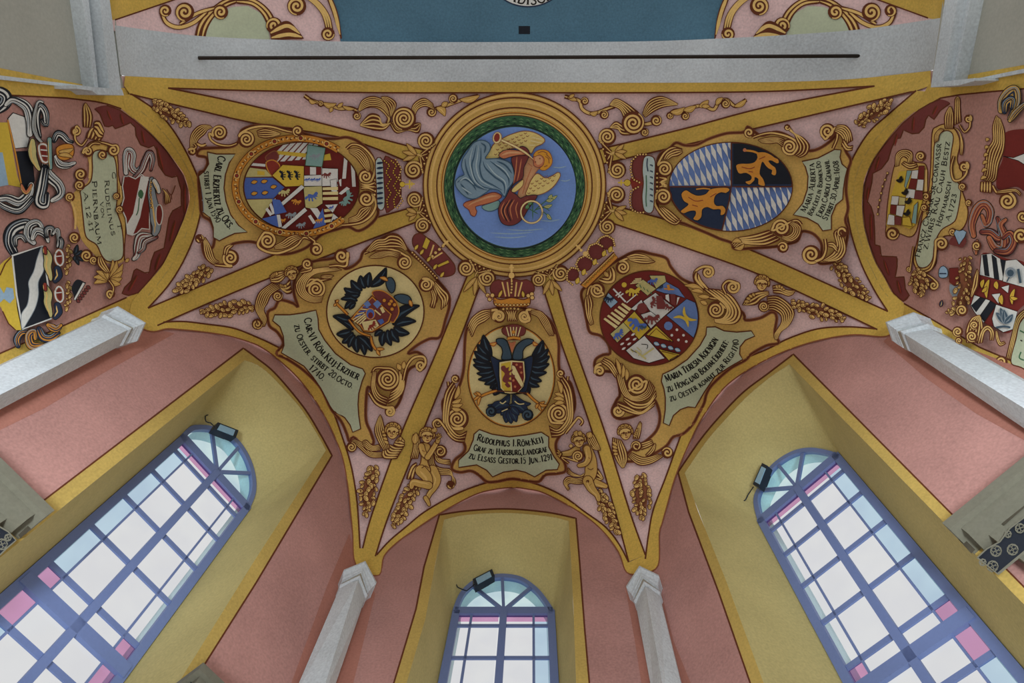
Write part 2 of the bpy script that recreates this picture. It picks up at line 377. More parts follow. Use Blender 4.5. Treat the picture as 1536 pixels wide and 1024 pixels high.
# ---- height of the vault: walls and arch give the rim, the webs swell in between
GX0, GY0, ST = -80, 60, 8
gx, gy = np.arange(GX0, 1640, ST), np.arange(GY0, 920, ST)
GU, GV = np.meshgrid(gx, gy); guv = np.stack([GU.ravel(), GV.ravel()], 1)
d_ = rays(guv); hw = np.full(len(guv), 1e9)
for w_ in WALLS:
    q_ = d_@w_.n; t_ = np.where(q_ > 1e-6, (w_.p@w_.n)/np.where(q_ > 1e-6, q_, 1), 1e9); hw = np.minimum(hw, np.where(t_ > 0, t_, 1e9))
ar_ = arch_h(guv[:, 0])
rim = np.where((guv[:, 1] < 140) & (guv[:, 0] > 150) & (guv[:, 0] < 1410), ar_, np.minimum(hw, 10.5))
msk = inside(VB, guv).reshape(GU.shape); H = rim.reshape(GU.shape).copy()
H[msk] = 9.0
for it in range(2600):
    a_ = .25*(np.roll(H, 1, 0)+np.roll(H, -1, 0)+np.roll(H, 1, 1)+np.roll(H, -1, 1))+ST*ST*.25*1.7e-5
    H[msk] += 1.0*(a_[msk]-H[msk])
_in = msk.copy()                         # carry the web smoothly a little past its rim
for it in range(4):
    acc = np.zeros_like(H); cnt = np.zeros_like(H)
    for dy, dx in ((0, 1), (0, -1), (1, 0), (-1, 0), (1, 1), (1, -1), (-1, 1), (-1, -1)):
        a1 = np.roll(_in, (dy, dx), (0, 1)); a2 = np.roll(_in, (2*dy, 2*dx), (0, 1)); ok = a1 & a2 & ~_in
        v_ = 2*np.roll(H, (dy, dx), (0, 1))-np.roll(H, (2*dy, 2*dx), (0, 1)); acc[ok] += v_[ok]; cnt[ok] += 1
    new = cnt > 0; H[new] = acc[new]/cnt[new]; _in |= new
def h_vault(uv):
    x = np.clip((uv[:, 0]-GX0)/ST, 0, len(gx)-1.001); y = np.clip((uv[:, 1]-GY0)/ST, 0, len(gy)-1.001)
    i, j = x.astype(int), y.astype(int); fx, fy = x-i, y-j
    return (H[j, i]*(1-fx)+H[j, i+1]*fx)*(1-fy)+(H[j+1, i]*(1-fx)+H[j+1, i+1]*fx)*fy
VAULT = Field(h_vault)
ARCH = Field(lambda uv: arch_h(uv[:, 0])+.0*uv[:, 1])
NAVE = Field(lambda uv: arch_h(uv[:, 0])+.28)

def sheet(name, surf, poly, key, sm=False, z=0.0, smooth=True, parent=None, step=12):
    "one plastered surface bounded by a picture-space outline"
    p = res(cr(poly, True, step) if sm else poly, step, True); a = np.array(p); lo, hi = a.min(0), a.max(0)
    g = np.stack(np.meshgrid(np.arange(lo[0]+step/2, hi[0], step), np.arange(lo[1]+step/2, hi[1], step)), -1).reshape(-1, 2)
    g = g[inside(p, g)] if len(g) < 60000 else g[:0]
    pts = list(p)+[tuple(q) for q in g]
    r = delaunay_2d_cdt([Vector(q) for q in pts], [], [list(range(len(p)))], 1, 1e-4)
    return link(name, surf.P([tuple(q) for q in r[0]], z), [tuple(f) for f in r[2]], [pm(key)], None, parent, smooth)
def flat(name, surf, poly, key, z=0.0, parent=None):
    r = delaunay_2d_cdt([Vector(q) for q in poly], [], [list(range(len(poly)))], 1, 1e-4)
    return link(name, surf.P([tuple(q) for q in r[0]], z), [tuple(f) for f in r[2]], [pm(key)], None, parent, False)
def slab(name, surf, poly, depth, key, parent=None, z=0.0):
    "a board: front face on surf, thickness depth away from the viewer"
    f = surf.P(poly, z); b = f+surf.n*depth; n = len(poly)
    r = delaunay_2d_cdt([Vector(q) for q in poly], [], [list(range(n))], 1, 1e-4)
    Fc = [tuple(t) for t in r[2]]+[tuple(k+n for k in t[::-1]) for t in r[2]]+[(i, (i+1) % n, n+(i+1) % n, n+i) for i in range(n)]
    return link(name, np.concatenate([f, b]), Fc, [pm(key)], None, parent, False)
MATS['niche'] = mat('niche', (200,184,124), var=.18, scale=1.2, bump=.2)
MATS['rim'] = mat('rim', (196,166,90), var=.2, scale=1.5)
MATS['pier'] = mat('pier', (176,176,164), var=.12, scale=.9, bump=.1)
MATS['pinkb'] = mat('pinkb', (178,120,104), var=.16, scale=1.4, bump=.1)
MATS['frm'] = mat('frm', (114,130,176), rough=.5, var=.06)
MATS['wood'] = mat('wood', (116,113,98), rough=.6, var=.14, scale=4)
MATS['woodd'] = mat('woodd', (76,70,58), rough=.6, var=.2, scale=6)
MATS['reveal'] = mat('reveal', (214,236,240), var=.1)
MATS['iron'] = mat('iron', (48,40,34), rough=.6, var=.3, scale=8)
MATS['lamp'] = mat('lamp', (34,44,58), rough=.35, var=.1)

structure_ = lambda o: tag(o, kind='structure')
structure_(sheet('ceiling', VAULT, arcS(eaW)+arcS(abW)+arcS(bcW)+arcS(cdW)+arcS(dfW)+[(1412,138),(1412,106)]+arcS(topW)+[(174,114),(174,143)], 'pink', z=-.04))
# chancel arch and the bit of nave vault behind it
farW = [(172,38),(230,46),(300,54),(400,59),(500,62),(640,63),(768,63),(960,62),(1095,57),(1200,51),(1300,43),(1410,27)]
structure_(sheet('trim_1', ARCH, arcS(topW)+[(181,112)]+arcS(farW)+[(1411,100)], 'stone', step=16))
BLUE = [(491,-10),(499,15),(508,37),(512,75),(1070,75),(1075,40),(1085,20),(1096,-10),(1120,-60),(470,-60)]
structure_(sheet('ceiling_nave', NAVE, [(150,-60),(165,45),(300,75),(768,82),(1300,75),(1425,40),(1440,-60)], 'pink', step=16))
# ---- walls
def down(px, v): k = (v-ZPX[1])/(px[1]-ZPX[1]); return (ZPX[0]+(px[0]-ZPX[0])*k, v)
def side(px, u): k = (u-ZPX[0])/(px[0]-ZPX[0]); return (u, ZPX[1]+(px[1]-ZPX[1])*k)
def ext(a, b, v): k = (v-a[1])/(b[1]-a[1]); return (a[0]+(b[0]-a[0])*k, v)
VBOT = 1250
NICHE = {  # front rim on the wall (left jamb, lintel, right jamb) and window outline behind it
 1: dict(w=W_AB, dl=[(70,747),(365,522)], dt=[(384,536),(413,560),(455,610),(480,650)], dr=[(498,683),(384,874),(312,988)],
         il=[(92,762),(367,540)], it=[(385,547),(404,561),(430,588),(452,614),(474,648)], ir=[(489,675),(382,840),(290,988)],
         bl=[(45,857),(274,650)], bt=[(283,641),(295,637),(320,639),(350,652),(370,676),(382,706),(384,737)], br=[(379,760),(260,910),(195,1006)],
         quad=[(277,652),(375,759),(42,860),(195,1003)]),
 2: dict(w=W_BC, dl=[(591,1023),(624,913),(636,850),(659,772)], dt=[(700,766),(760,763),(820,768)], dr=[(864,777),(870,850),(877,943),(884,1024)],
         il=[(611,1020),(638,928),(652,850),(666,779)], it=[(700,772),(760,769),(820,774)], ir=[(853,781),(857,850),(860,908),(864,1020)],
         bl=[(661,1020),(681,912)], bt=[(685,898),(694,883),(711,869),(735,862),(757,860),(783,865),(806,881),(821,899)], br=[(829,915),(835,1022)],
         quad=[(682,914),(829,914),(661,1020),(834.6,1020)]),
 3: dict(w=W_CD, dl=[(1125,1023),(1078,888),(1033,768),(1017,708)], dt=[(1050,660),(1080,624),(1115,588),(1152,560)], dr=[(1190,531),(1424,767)],
         il=[(1145,1023),(1090,873),(1047,766),(1027,709)], it=[(1058,664),(1085,632),(1118,597),(1152,568)], ir=[(1184,546),(1397,764)],
         bl=[(1260,1018),(1222,943),(1152,800),(1133,778)], bt=[(1130,752),(1137,729),(1155,699),(1184,678),(1213,671),(1242,675)], br=[(1257,682),(1332,768),(1427,888),(1459,918)],
         quad=[(1137,778),(1254,679),(1275,1036),(1452,913)])}
for k, N in NICHE.items():
    for a in ('dl', 'il', 'bl'): N[a] = [ext(N[a][1], N[a][0], VBOT)]+N[a]
    for a in ('dr', 'ir', 'br'): N[a] = N[a]+[ext(N[a][-2], N[a][-1], VBOT)]
    N['front'] = N['il']+cr([N['il'][-1]]+N['it']+[N['ir'][0]])[1:-1]+N['ir']
def wallpoly(bound, k, p0, p1):
    N = NICHE[k]; rim_ = N['il']+cr([N['il'][-1]]+N['it']+[N['ir'][0]], False, 6)[1:-1]+N['ir']
    return [p0]+arcS(bound)+[p1]+rim_[::-1]
LB = {}
for nm, k, bd, w_ in (('wall_left_window', 1, abW, W_AB), ('wall_apse', 2, bcW, W_BC), ('wall_right_window', 3, cdW, W_CD)):
    a, b = down(bd[0], VBOT), down(bd[-1], VBOT)
    if k == 1: a = (-1500, VBOT); a0 = side(bd[0], -1500); pre = [a, a0]
    else: pre = [a]
    post = [b]
    if k == 3: post = [side(bd[-1], 3000), (3000, VBOT)]
    N = NICHE[k]; rim_ = N['il']+cr([N['il'][-1]]+N['it']+[N['ir'][0]], False, 6)[1:-1]+N['ir']
    structure_(flat(nm, w_, pre+arcS(bd)+post+rim_[::-1], 'pinkw'))
wl = arcS(eaW)
structure_(flat('wall_left', W_EA, [side((140,131), -900)]+[(150,143)]+wl+[side(cA, -900)], 'pinks'))
wr = arcS(dfW)
structure_(flat('wall_right', W_DF, [side(cD, 2500)]+wr+[(1408,128), side((1408,128), 2500)], 'pinks'))
# pier faces of the chancel arch
PE_ = Plane((pE[0], pE[1], 0), (-1, 0, 0)); PF_ = Plane((pF[0], pF[1], 0), (1, 0, 0))
structure_(flat('wall_pier_left', PE_, [(186,142),(166,-40),(-700,-40),side((150,140),-700),(150,140)], 'pier'))
structure_(flat('wall_pier_right', PF_, [(1396,131),(1420,-40),(2300,-40),side((1408,128),2300),(1408,128)], 'pier'))
def impost(name, pl, rows, label, ticks):
    c = empty(name, pl.P([rows[0][1][0]])[0], label, 'cornice', 'imposts of the chancel arch')
    for nm, poly, out, key in rows:
        slab(nm, pl.shift(-out), poly, out, key, c)
    A = Art(pl.shift(-.07), .004, 'dentils', c)
    (a0, a1), (b0, b1) = ticks
    for i in range(17):
        t = (i+.5)/17; p = (a0[0]+(a1[0]-a0[0])*t, a0[1]+(a1[1]-a0[1])*t); q = (b0[0]+(b1[0]-b0[0])*t, b0[1]+(b1[1]-b0[1])*t)
        A.line([p, ((p[0]*2+q[0])/3, (p[1]*2+q[1])/3+1.5), q], 1.3, 'stoned' if i % 3 else 'brl')
    A.done()
impost('impost_cornice', PE_, [('cornice', [(147,-20),(162,-20),(183,142),(165,139)], .2, 'stone'), ('frieze', [(131,-20),(148,-20),(165,134),(148,133)], .07, 'stoned'),
    ('fillet', [(120,-20),(131,-20),(148,136),(142,135)], .12, 'stone'), ('return_moulding', [(114,128),(183,134),(186,143),(146,142),(138,136),(115,133)], .21, 'stone')],
    'white moulded impost cornice on the left pier of the chancel arch', [((133,0),(149,132)), ((144,0),(162,132))])
impost('impost_cornice', PF_, [('cornice', [(1421,-20),(1440,-20),(1414,124),(1396,131)], .2, 'stone'), ('frieze', [(1440,-20),(1452,-20),(1426,120),(1415,122)], .07, 'stoned'),
    ('fillet', [(1452,-20),(1460,-20),(1432,121),(1426,121)], .12, 'stone'), ('return_moulding', [(1397,124),(1462,117),(1463,121),(1438,128),(1396,131)], .21, 'stone')],
    'white moulded impost cornice on the right pier of the chancel arch', [((1439,0),(1417,118)), ((1448,0),(1424,118))])
for nm, pl, p in (('trim_2', PE_, [(-300,84),(0,113),(146,131),(146,135),(0,119),(-300,92)]), ('trim_3', PF_, [(1830,45),(1536,103),(1440,123),(1440,127),(1536,109),(1830,54)])):
    structure_(slab(nm, pl.shift(-.03), p, .05, 'stone'))
def homog(src, dst):
    A_ = []; 
    for (x, y), (u, v) in zip(src, dst): A_ += [[x, y, 1, 0, 0, 0, -u*x, -u*y, u], [0, 0, 0, x, y, 1, -v*x, -v*y, v]]
    A_ = np.array(A_); h = np.linalg.solve(A_[:, :8], A_[:, 8]); M = np.append(h, 1).reshape(3, 3)
    return lambda p: [tuple((M@[x, y, 1])[:2]/(M@[x, y, 1])[2]) for x, y in p]

for k, N in NICHE.items():
    N['Hm'] = homog([(0, 0), (1, 0), (0, 1), (1, 1)], N['quad']); tb_ = 1.75 if k != 2 else 3.0
    N['bl'] = [N['Hm']([(-.02, t)])[0] for t in (tb_, 1, .5, .03)]; N['br'] = [N['Hm']([(1.02, t)])[0] for t in (.03, .5, 1, tb_)]
# ---- niches: splayed reveals, painted rims
for k, N in NICHE.items():
    back = N['w'].shift(.75); N['back'] = back
    f = [*arc(N['il'], 14), *arc(cr([N['il'][-1]]+N['it']+[N['ir'][0]], False, 3), 24)[1:-1], *arc(N['ir'], 14)]
    b = [*arc(N['bl'], 14), *arc(cr([N['bl'][-1]]+N['bt']+[N['br'][0]], False, 3), 24)[1:-1], *arc(N['br'], 14)]
    Pf, Pb = N['w'].P(f), back.P(b); m = len(f); V = np.concatenate([Pf+(Pb-Pf)*s for s in np.linspace(0, 1, 5)])
    structure_(link('trim_%d' % (3+k), V, [(r*m+i, r*m+i+1, (r+1)*m+i+1, (r+1)*m+i) for r in range(4) for i in range(m-1)], [pm('niche')], None, None, True))
    A = Art(N['w'], .004, 'trim_%d' % (6+k))
    o = N['dl']+cr([N['dl'][-1]]+N['dt']+[N['dr'][0]])[1:-1]+N['dr']
    i_ = N['il']+cr([N['il'][-1]]+N['it']+[N['ir'][0]])[1:-1]+N['ir']
    A.raw(o+i_[::-1], 'rim'); A._rib(res(o, 10), 2.6, 'br')
    structure_(A.done())
# ---- windows
def glass(key, tint, rough=0.0, a=.9):
    m = bpy.data.materials.new(key); m.use_nodes = True; nt = m.node_tree; n = nt.nodes; n.clear()
    o = n.new('ShaderNodeOutputMaterial'); t = n.new('ShaderNodeBsdfTransparent'); g = n.new('ShaderNodeBsdfGlossy'); x = n.new('ShaderNodeMixShader')
    ns = n.new('ShaderNodeTexNoise'); ns.inputs['Scale'].default_value = 2.2; tc = n.new('ShaderNodeTexCoord'); nt.links.new(tc.outputs['Object'], ns.inputs['Vector'])
    rp = n.new('ShaderNodeValToRGB'); c = [lin(q) for q in tint]
    rp.color_ramp.elements[0].position = .38; rp.color_ramp.elements[1].position = .62
    rp.color_ramp.elements[0].color = (*c, 1); rp.color_ramp.elements[1].color = (*[min(1, q*(2-a)) for q in c], 1)
    nt.links.new(ns.outputs['Fac'], rp.inputs[0]); nt.links.new(rp.outputs[0], t.inputs[0])
    g.inputs['Roughness'].default_value = .08; x.inputs[0].default_value = .06
    nt.links.new(t.outputs[0], x.inputs[1]); nt.links.new(g.outputs[0], x.inputs[2]); nt.links.new(x.outputs[0], o.inputs[0]); MATS[key] = m
glass('g_clear', (250,250,252)); glass('g_cyan', (214,238,246), a=.8); glass('g_teal', (120,190,196), a=.8); glass('g_pink', (214,160,196), a=.85); glass('g_blue', (206,230,248), a=.9)
def bar(surf, quads, depth, key, name, parent):
    V, Fc = [], []
    for q in quads:
        f = surf.P(q); b = f+surf.n*depth; n = len(q); o = sum(map(len, V)); V += [f, b]
        Fc += [tuple(o+i for i in range(n))]+[(o+i, o+n+i, o+n+(i+1) % n, o+(i+1) % n) for i in range(n)]
    return link(name, np.concatenate(V), Fc, [pm(key)], None, parent, False)
ROWS = {1: (.0, .115, .3, .5, .705, .92, 1.0), 3: (.0, .12, .295, .498, .703, .92, 1.0), 2: (.0, .25, .71, 1.17, 1.63)}
for k, N in NICHE.items():
    Q = N['quad']; Hm = homog([(0, 0), (1, 0), (0, 1), (1, 1)], Q); B = N['back']
    root = empty('window_%d' % k, B.P([Q[0]])[0], None, None); root['kind'] = 'structure'
    R_ = lambda s0, t0, s1, t1: Hm([(s0, t0), (s1, t0), (s1, t1), (s0, t1)])
    tb = 1.75 if k != 2 else 3.0
    u = .05 if k != 2 else .1
    frame = [R_(-.02, 0, .055, tb), R_(.945, 0, 1.02, tb), R_(0, -.012, 1, .036) if k != 2 else R_(0, -.05, 1, .06)]
    outer = [N['bl'][-1]]+N['bt']+[N['br'][0]]; oc = np.array(cr(outer, False, 4)); hub = np.array(Hm([(.5, 0)])[0])
    inn = hub+(oc-hub)*.9
    frame += [[tuple(oc[i]), tuple(oc[i+1]), tuple(inn[i+1]), tuple(inn[i])] for i in range(len(oc)-1)]
    bar(B.shift(-.03), frame, .06, 'frm', 'frame', root)
    mull = [R_(.465, .0, .535, tb)]
    if k != 2: mull.append(R_(0, .985, 1, 1.035))
    bar(B.shift(-.045), mull, .05, 'frm', 'mullion', root)
    rows = list(ROWS[k])
    if k != 2: rows = rows[:-1]+[1.03]+[1.16, 1.35, 1.55, 1.75]
    s_in = ((.055, .19), (.19, .465), (.535, .81), (.81, .945)) if k != 2 else ((.04, .18), (.18, .455), (.53, .805), (.805, .945))
    th, tv = (.011, .009) if k != 2 else (.02, .012)
    mt = [R_(.04, t-th, .96, t+th) for t in rows[1:] if abs(t-1.03) > .01]+[R_(s-tv, .02, s+tv, tb) for s in (s_in[0][1], s_in[2][1])]
    bar(B.shift(-.01), mt, .02, 'frm', 'glazing_bars', root)
    sp = []
    angs = (.25, .5, .75) if k == 2 else (.27, .5, .73)
    a = arc(inn, 41)
    for f_ in angs:
        e = a[int(f_*40)]; dx, dy = (e-hub)/np.hypot(*(e-hub)); wd = 2.3
        sp.append([(hub[0]-dy*wd, hub[1]+dx*wd), (e[0]-dy*wd, e[1]+dx*wd), (e[0]+dy*wd, e[1]-dx*wd), (hub[0]+dy*wd, hub[1]-dx*wd)])
    bar(B.shift(-.015), sp, .03, 'frm', 'fanlight_bars', root)
    g = B.shift(.004)
    cuts = [0]+[int(f_*40) for f_ in angs]+[40]
    for i in range(4): flat('fanlight_pane', g, [tuple(hub)]+[tuple(q) for q in a[cuts[i]:cuts[i+1]+1]], 'g_cyan', 0, root)
    for i in range(len(rows)-1):
        for j, (s0, s1) in enumerate(s_in):
            short = rows[i+1]-rows[i] < (.14 if k != 2 else .3); edge = j in (0, 3)
            key = 'g_blue' if edge and j == (0 if k == 1 else 3) else 'g_clear'; t0 = rows[i]
            if short and (i == 0 or edge):
                tm = (rows[i]+(rows[i+1]-rows[i])*.78) if i == 0 else rows[i+1]
                flat('pane', g, R_(s0, t0, s1, tm), 'g_pink', 0, root); t0 = tm
                if i: continue
            flat('pane', g, R_(s0, t0, s1, rows[i+1]), key, 0, root)
    # outer stone reveal beyond the glass
    lj = [Hm([(.06, t)])[0] for t in np.linspace(tb, .0, 8)]; rj = [Hm([(.94, t)])[0] for t in np.linspace(.0, tb, 8)]
    ii = lj+[tuple(hub+(q-hub)*.88) for q in oc[1:-1]]+rj
    p0 = B.shift(.05).P(ii); V = np.concatenate([p0, p0+B.n*.22]); m = len(ii)
    link('outer_reveal', V, [(i, i+1, m+i+1, m+i) for i in range(m-1)], [pm('reveal')], None, root)
# ---- pilasters in the corners of the polygon
def pilaster(top, ast, bot, label, out=.08):
    def at(px, r): d = rays([px])[0]; return d*(r/np.hypot(d[0], d[1]))
    T = rays(top)*7.0; r = np.hypot(T[:, 0], T[:, 1])
    S = np.array([at(p, q+out) for p, q in zip(ast, r)]); Bt = np.array([at(p, q+out) for p, q in zip(bot, r)])
    Bt = S+(Bt-S)*1.25
    cen = np.array([T[:, 0].mean(), T[:, 1].mean(), 0]); o = cen/np.linalg.norm(cen)*.3
    ring = lambda P: np.array([P[0]+o, P[0], P[1], P[2], P[2]+o])
    root = empty('pilaster', S[1]+CAM, label, 'pilaster', 'white corner pilasters of the apse')
    def loft(rings, name, key):
        V = np.concatenate([ring(q) for q in rings])+CAM; n = 5
        Fc = [(i*n+j, i*n+j+1, (i+1)*n+j+1, (i+1)*n+j) for i in range(len(rings)-1) for j in range(n-1)]+[tuple(range(n))[::-1], tuple((len(rings)-1)*n+j for j in range(n))]
        return link(name, V, Fc, [pm(key)], None, root, False)
    loft([Bt, S], 'shaft', 'stone')
    zt, zs = T[:, 2].mean(), S[:, 2].mean()
    def mid(f, u):
        q = S+(T-S)*f; q[:, 2] = zs+(zt-zs)*u; return q
    S2 = S.copy(); S2[:, 2] = zs-.02
    loft([S2, mid(.22, -.02), mid(.3, .02), mid(.22, .07), mid(-.04, .1)], 'astragal', 'stone')
    loft([mid(-.04, .1), mid(-.04, .42)], 'necking', 'stoned')  # darker stone puts the shade of the recessed neck into its colour
    loft([mid(.2, .42), mid(.25, .5), mid(.4, .56), mid(.5, .66), mid(.82, .8), mid(.9, .84)], 'capital', 'stone')
    loft([mid(.95, .84), mid(1.0, .86), mid(1.0, 1.0)], 'abacus', 'stone')
pilaster([(177,459),(219,484),(207,511)], [(157,474),(191,495),(181,518)], [(0,549),(0,592),(0,614)], 'white corner pilaster with moulded capital at the left edge')
pilaster([(516,854),(548,841),(565,873)], [(511,878),(537,870),(549,893)], [(451,1018),(490,1018),(506,1018)], 'white corner pilaster with moulded capital left of the middle window')
pilaster([(939,879),(959,848),(988,862)], [(953,902),(968,879),(988,888)], [(975,1022),(993,1022),(1021,1022)], 'white corner pilaster with moulded capital right of the middle window')
pilaster([(1338,511),(1328,483),(1370,468)], [(1367,528),(1357,501),(1387,488)], [(1536,642),(1536,612),(1536,572)], 'white corner pilaster with moulded capital at the right edge')
# ---- iron tie rod under the chancel arch
def tube(name, pts, r, key, parent=None, n=8):
    pts = [np.array(p, float) for p in pts]; V, Fc = [], []
    for i, p in enumerate(pts):
        t = pts[min(i+1, len(pts)-1)]-pts[max(i-1, 0)]; t /= np.linalg.norm(t); a = np.cross(t, (0, 0, 1.0))
        if np.linalg.norm(a) < 1e-3: a = np.cross(t, (0, 1.0, 0))
        a /= np.linalg.norm(a); b = np.cross(t, a); V += [p+r*(a*cos(2*pi*j/n)+b*sin(2*pi*j/n)) for j in range(n)]
    for i in range(len(pts)-1): Fc += [(i*n+j, i*n+(j+1) % n, (i+1)*n+(j+1) % n, (i+1)*n+j) for j in range(n)]
    Fc += [tuple(range(n)), tuple((len(pts)-1)*n+j for j in range(n))]
    return link(name, V, Fc, [pm(key)], None, parent)
rd = [(298,87),(1290,84)]; hh = arch_h(np.array([298.0]))[0]-.02
tag(tube('tie_rod', [rays([p])[0]*hh+CAM for p in (rd[0], (794,86), rd[1])], .021, 'iron'), 'rusty iron tie rod spanning the white chancel arch', 'tie rod')
# ---- floodlights over the windows
def flood(k, c4, lens, cab, label):
    B = NICHE[k]['back']; fr = B.shift(-.22); root = empty('floodlight', fr.P([c4[0]])[0], label, 'floodlight', 'floodlights above the windows')
    slab('housing', fr, c4, .1, 'lamp', root)
    c = np.mean(c4, 0); q = [tuple(c+(np.array(p)-c)*.72) for p in c4]; slab('lens', fr.shift(-.012), q, .012, 'lens', root)
    m = [tuple(c+(np.array(p)-c)*np.array(.5)) for p in c4]; slab('bracket', fr.shift(.1), m, .14, 'lamp', root)
    tube('cable', [fr.P([cab[0]])[0]]+list(B.shift(-.12).P(cr(cab[1:], False, 5))), .008, 'lamp', root, 6)
m_ = mat('lens', (150,190,215), rough=.1, var=.1, spec=.8)
flood(1, [(327,633),(358,645),(354,656),(321,643)], None, [(322,640),(316,634),(309,632),(308,624),(312,622)], 'dark floodlight above the left window')
flood(2, [(709,868),(738,853),(742,863),(713,879)], None, [(712,876),(700,886),(686,880),(685,872),(689,866)], 'dark floodlight above the middle window')
flood(3, [(1129,726),(1143,694),(1151,698),(1138,731)], None, [(1130,730),(1122,742),(1116,751),(1105,742),(1098,745),(1090,747)], 'dark floodlight above the right window')
# ---- choir stall canopies reaching into the corners
def canopy(c0, c1, inn, label, wall, gap, feats, reach=1.35):
    "c0 near corner, c1 far along the cornice; the front hangs straight down"
    h = (wall.p@wall.n)/(rays([c0])[0]@wall.n)*gap
    P0, P1 = rays([c0, c1])*h; ax = (P1-P0)/np.linalg.norm(P1-P0); nrm = np.array([-ax[1], ax[0], 0])
    if nrm@P0 < 0: nrm = -nrm
    root = empty('choir_stall_canopy', P0+CAM, label, 'choir stall', 'choir stall canopies')
    L = np.linalg.norm(P1-P0)*reach; D = .55
    def box(name, a0, a1, d0, d1, z0, z1, key):
        V = [P0+ax*a+nrm*d+np.array([0, 0, z]) for z in (z0, z1) for a, d in ((a0, d0), (a1, d0), (a1, d1), (a0, d1))]
        return link(name, np.array(V)+CAM, [(0, 1, 2, 3), (7, 6, 5, 4), (0, 4, 5, 1), (1, 5, 6, 2), (2, 6, 7, 3), (3, 7, 4, 0)], [pm(key)], None, root, False)
    e = inn
    box('cornice', 0, L, 0, D, -e*.55, 0, 'wood'); box('cornice_moulding', e*.4, L, e*.35, D, -e*1.0, -e*.55, 'wood')
    box('body', e*1.0, L, e*1.1, D, -4.0, -e*1.0, 'wood')
    fp = Plane(P0+nrm*e*1.1, nrm)
    if feats: feats(root, fp)
def tracery(root, fp, pts, holes, rail, extra):
    A = Art(fp, .01, 'pierced_tracery', root)
    A.raw(pts, 'blk'); 
    for x, y, r in holes:
        A._rib(ell(x, y, r, r)+ell(x, y, r, r)[:2], 2.0, 'wood')
        for j in range(4):
            a_ = j*pi/2+.4; A._rib(ell(x+r*.5*cos(a_), y+r*.5*sin(a_), r*.36, r*.36, 0, 9), 1.2, 'wood')
    A._rib(pts+pts[:1], 2.2, 'wood')
    for q in rail: A._rib(res(q, 6), 3.2, 'wood')
    A.done()
    for q in extra:
        B_ = Art(fp, .008, 'recessed_panel', root); B_.raw(q[0], q[1]); B_.done()
canopy((82,765), (0,685), .16, 'grey choir stall canopy with pierced tracery in the lower left corner', W_AB, .93,
    lambda r, f: tracery(r, f, [(-30,770),(0,790),(12,797),(24,810),(10,822),(0,832),(-30,850)], [(3,816,8),(-10,800,9),(12,806,5)], [], [([(66,774),(62,770),(27,802),(31,807)], 'woodd'), ([(0,712),(18,726),(0,742)], 'woodd')]))
canopy((1413,784), (1536,684), .16, 'grey choir stall canopy with carved relief and pierced tracery in the lower right corner', W_CD, .93,
    lambda r, f: tracery(r, f, [(1466,836),(1480,823),(1500,812),(1515,792),(1536,776),(1570,760),(1580,800),(1536,827),(1496,860)], [(1494,826,8),(1519,824,8),(1489,849,8),(1512,801,5),(1530,792,7),(1474,843,5)], [[(1497,861),(1536,829),(1580,795)]],
    [([(1425,795),(1430,792),(1463,824),(1457,830)], 'woodd'), ([(1478,768),(1518,716),(1536,706),(1560,740),(1506,788)], 'woodd')]))
canopy((305,993), (345,1031), .13, 'grey choir stall canopy at the bottom edge beside the left window', W_AB, .93,
    lambda r, f: tracery(r, f, [(296,1006),(306,1012),(318,1026),(300,1050),(280,1030)], [], [], []), 4)
# ---- sky and added fill lamps
wd = bpy.data.worlds.new('sky'); SC.world = wd; wd.use_nodes = True
nt = wd.node_tree; bg = nt.nodes['Background']; tc = nt.nodes.new('ShaderNodeTexCoord'); sx = nt.nodes.new('ShaderNodeSeparateXYZ'); rp = nt.nodes.new('ShaderNodeValToRGB')
mr = nt.nodes.new('ShaderNodeMapRange'); mr.inputs[1].default_value = -1; mr.inputs[2].default_value = 1
nt.links.new(tc.outputs['Generated'], sx.inputs[0]); nt.links.new(sx.outputs['Z'], mr.inputs[0]); nt.links.new(mr.outputs[0], rp.inputs[0]); nt.links.new(rp.outputs[0], bg.inputs[0])
e = rp.color_ramp.elements; e[0].position = .0; e[0].color = (.45, .44, .435, 1); e[1].position = .56; e[1].color = (.74, .75, .76, 1)
bg.inputs[1].default_value = 1.0
SC.view_settings.exposure = 0.0

def fill_area(loc, at, size, power):  # unseen area lamp added low in the room to brighten the walls
    ld = bpy.data.lights.new('side_window_daylight', 'AREA'); ld.shape = 'RECTANGLE'; ld.size, ld.size_y = size; ld.energy = power; ld.color = (.9, .95, 1)
    o = bpy.data.objects.new('side_window_daylight', ld); COL.objects.link(o); o.location = loc
    o.rotation_euler = (Vector(at)-Vector(loc)).to_track_quat('-Z', 'Y').to_euler()
tl_, tr_ = W_AB.P([(40,690)])[0], W_CD.P([(1500,690)])[0]; bl_, br_ = W_AB.P([(390,1020)])[0], W_CD.P([(1090,1020)])[0]
fill_area((0, 1.6, .6), (-.3, 4.6, 5.0), (2.6, 1.4), 40)
def added_spot(loc, at, power, ang):
    "daylight falling through a low side window"
    ld = bpy.data.lights.new('window_beam', 'SPOT'); ld.spot_size = ang; ld.spot_blend = 1; ld.energy = power; ld.color = (.84, .93, 1); ld.shadow_soft_size = .5
    o = bpy.data.objects.new('window_beam', ld); COL.objects.link(o); o.location = loc
    o.rotation_euler = (Vector(at)-Vector(loc)).to_track_quat('-Z', 'Y').to_euler()
added_spot((-1.9, -1.0, 2.0), W_AB.P([(-30,700)])[0], 1500, .75); added_spot((1.7, -1.0, 2.0), W_CD.P([(1566,700)])[0], 1500, .75)
added_spot((-.5, .2, 1.0), W_AB.P([(400,1100)])[0], 700, .8); added_spot((.2, .2, 1.0), W_CD.P([(1090,1100)])[0], 700, .8)

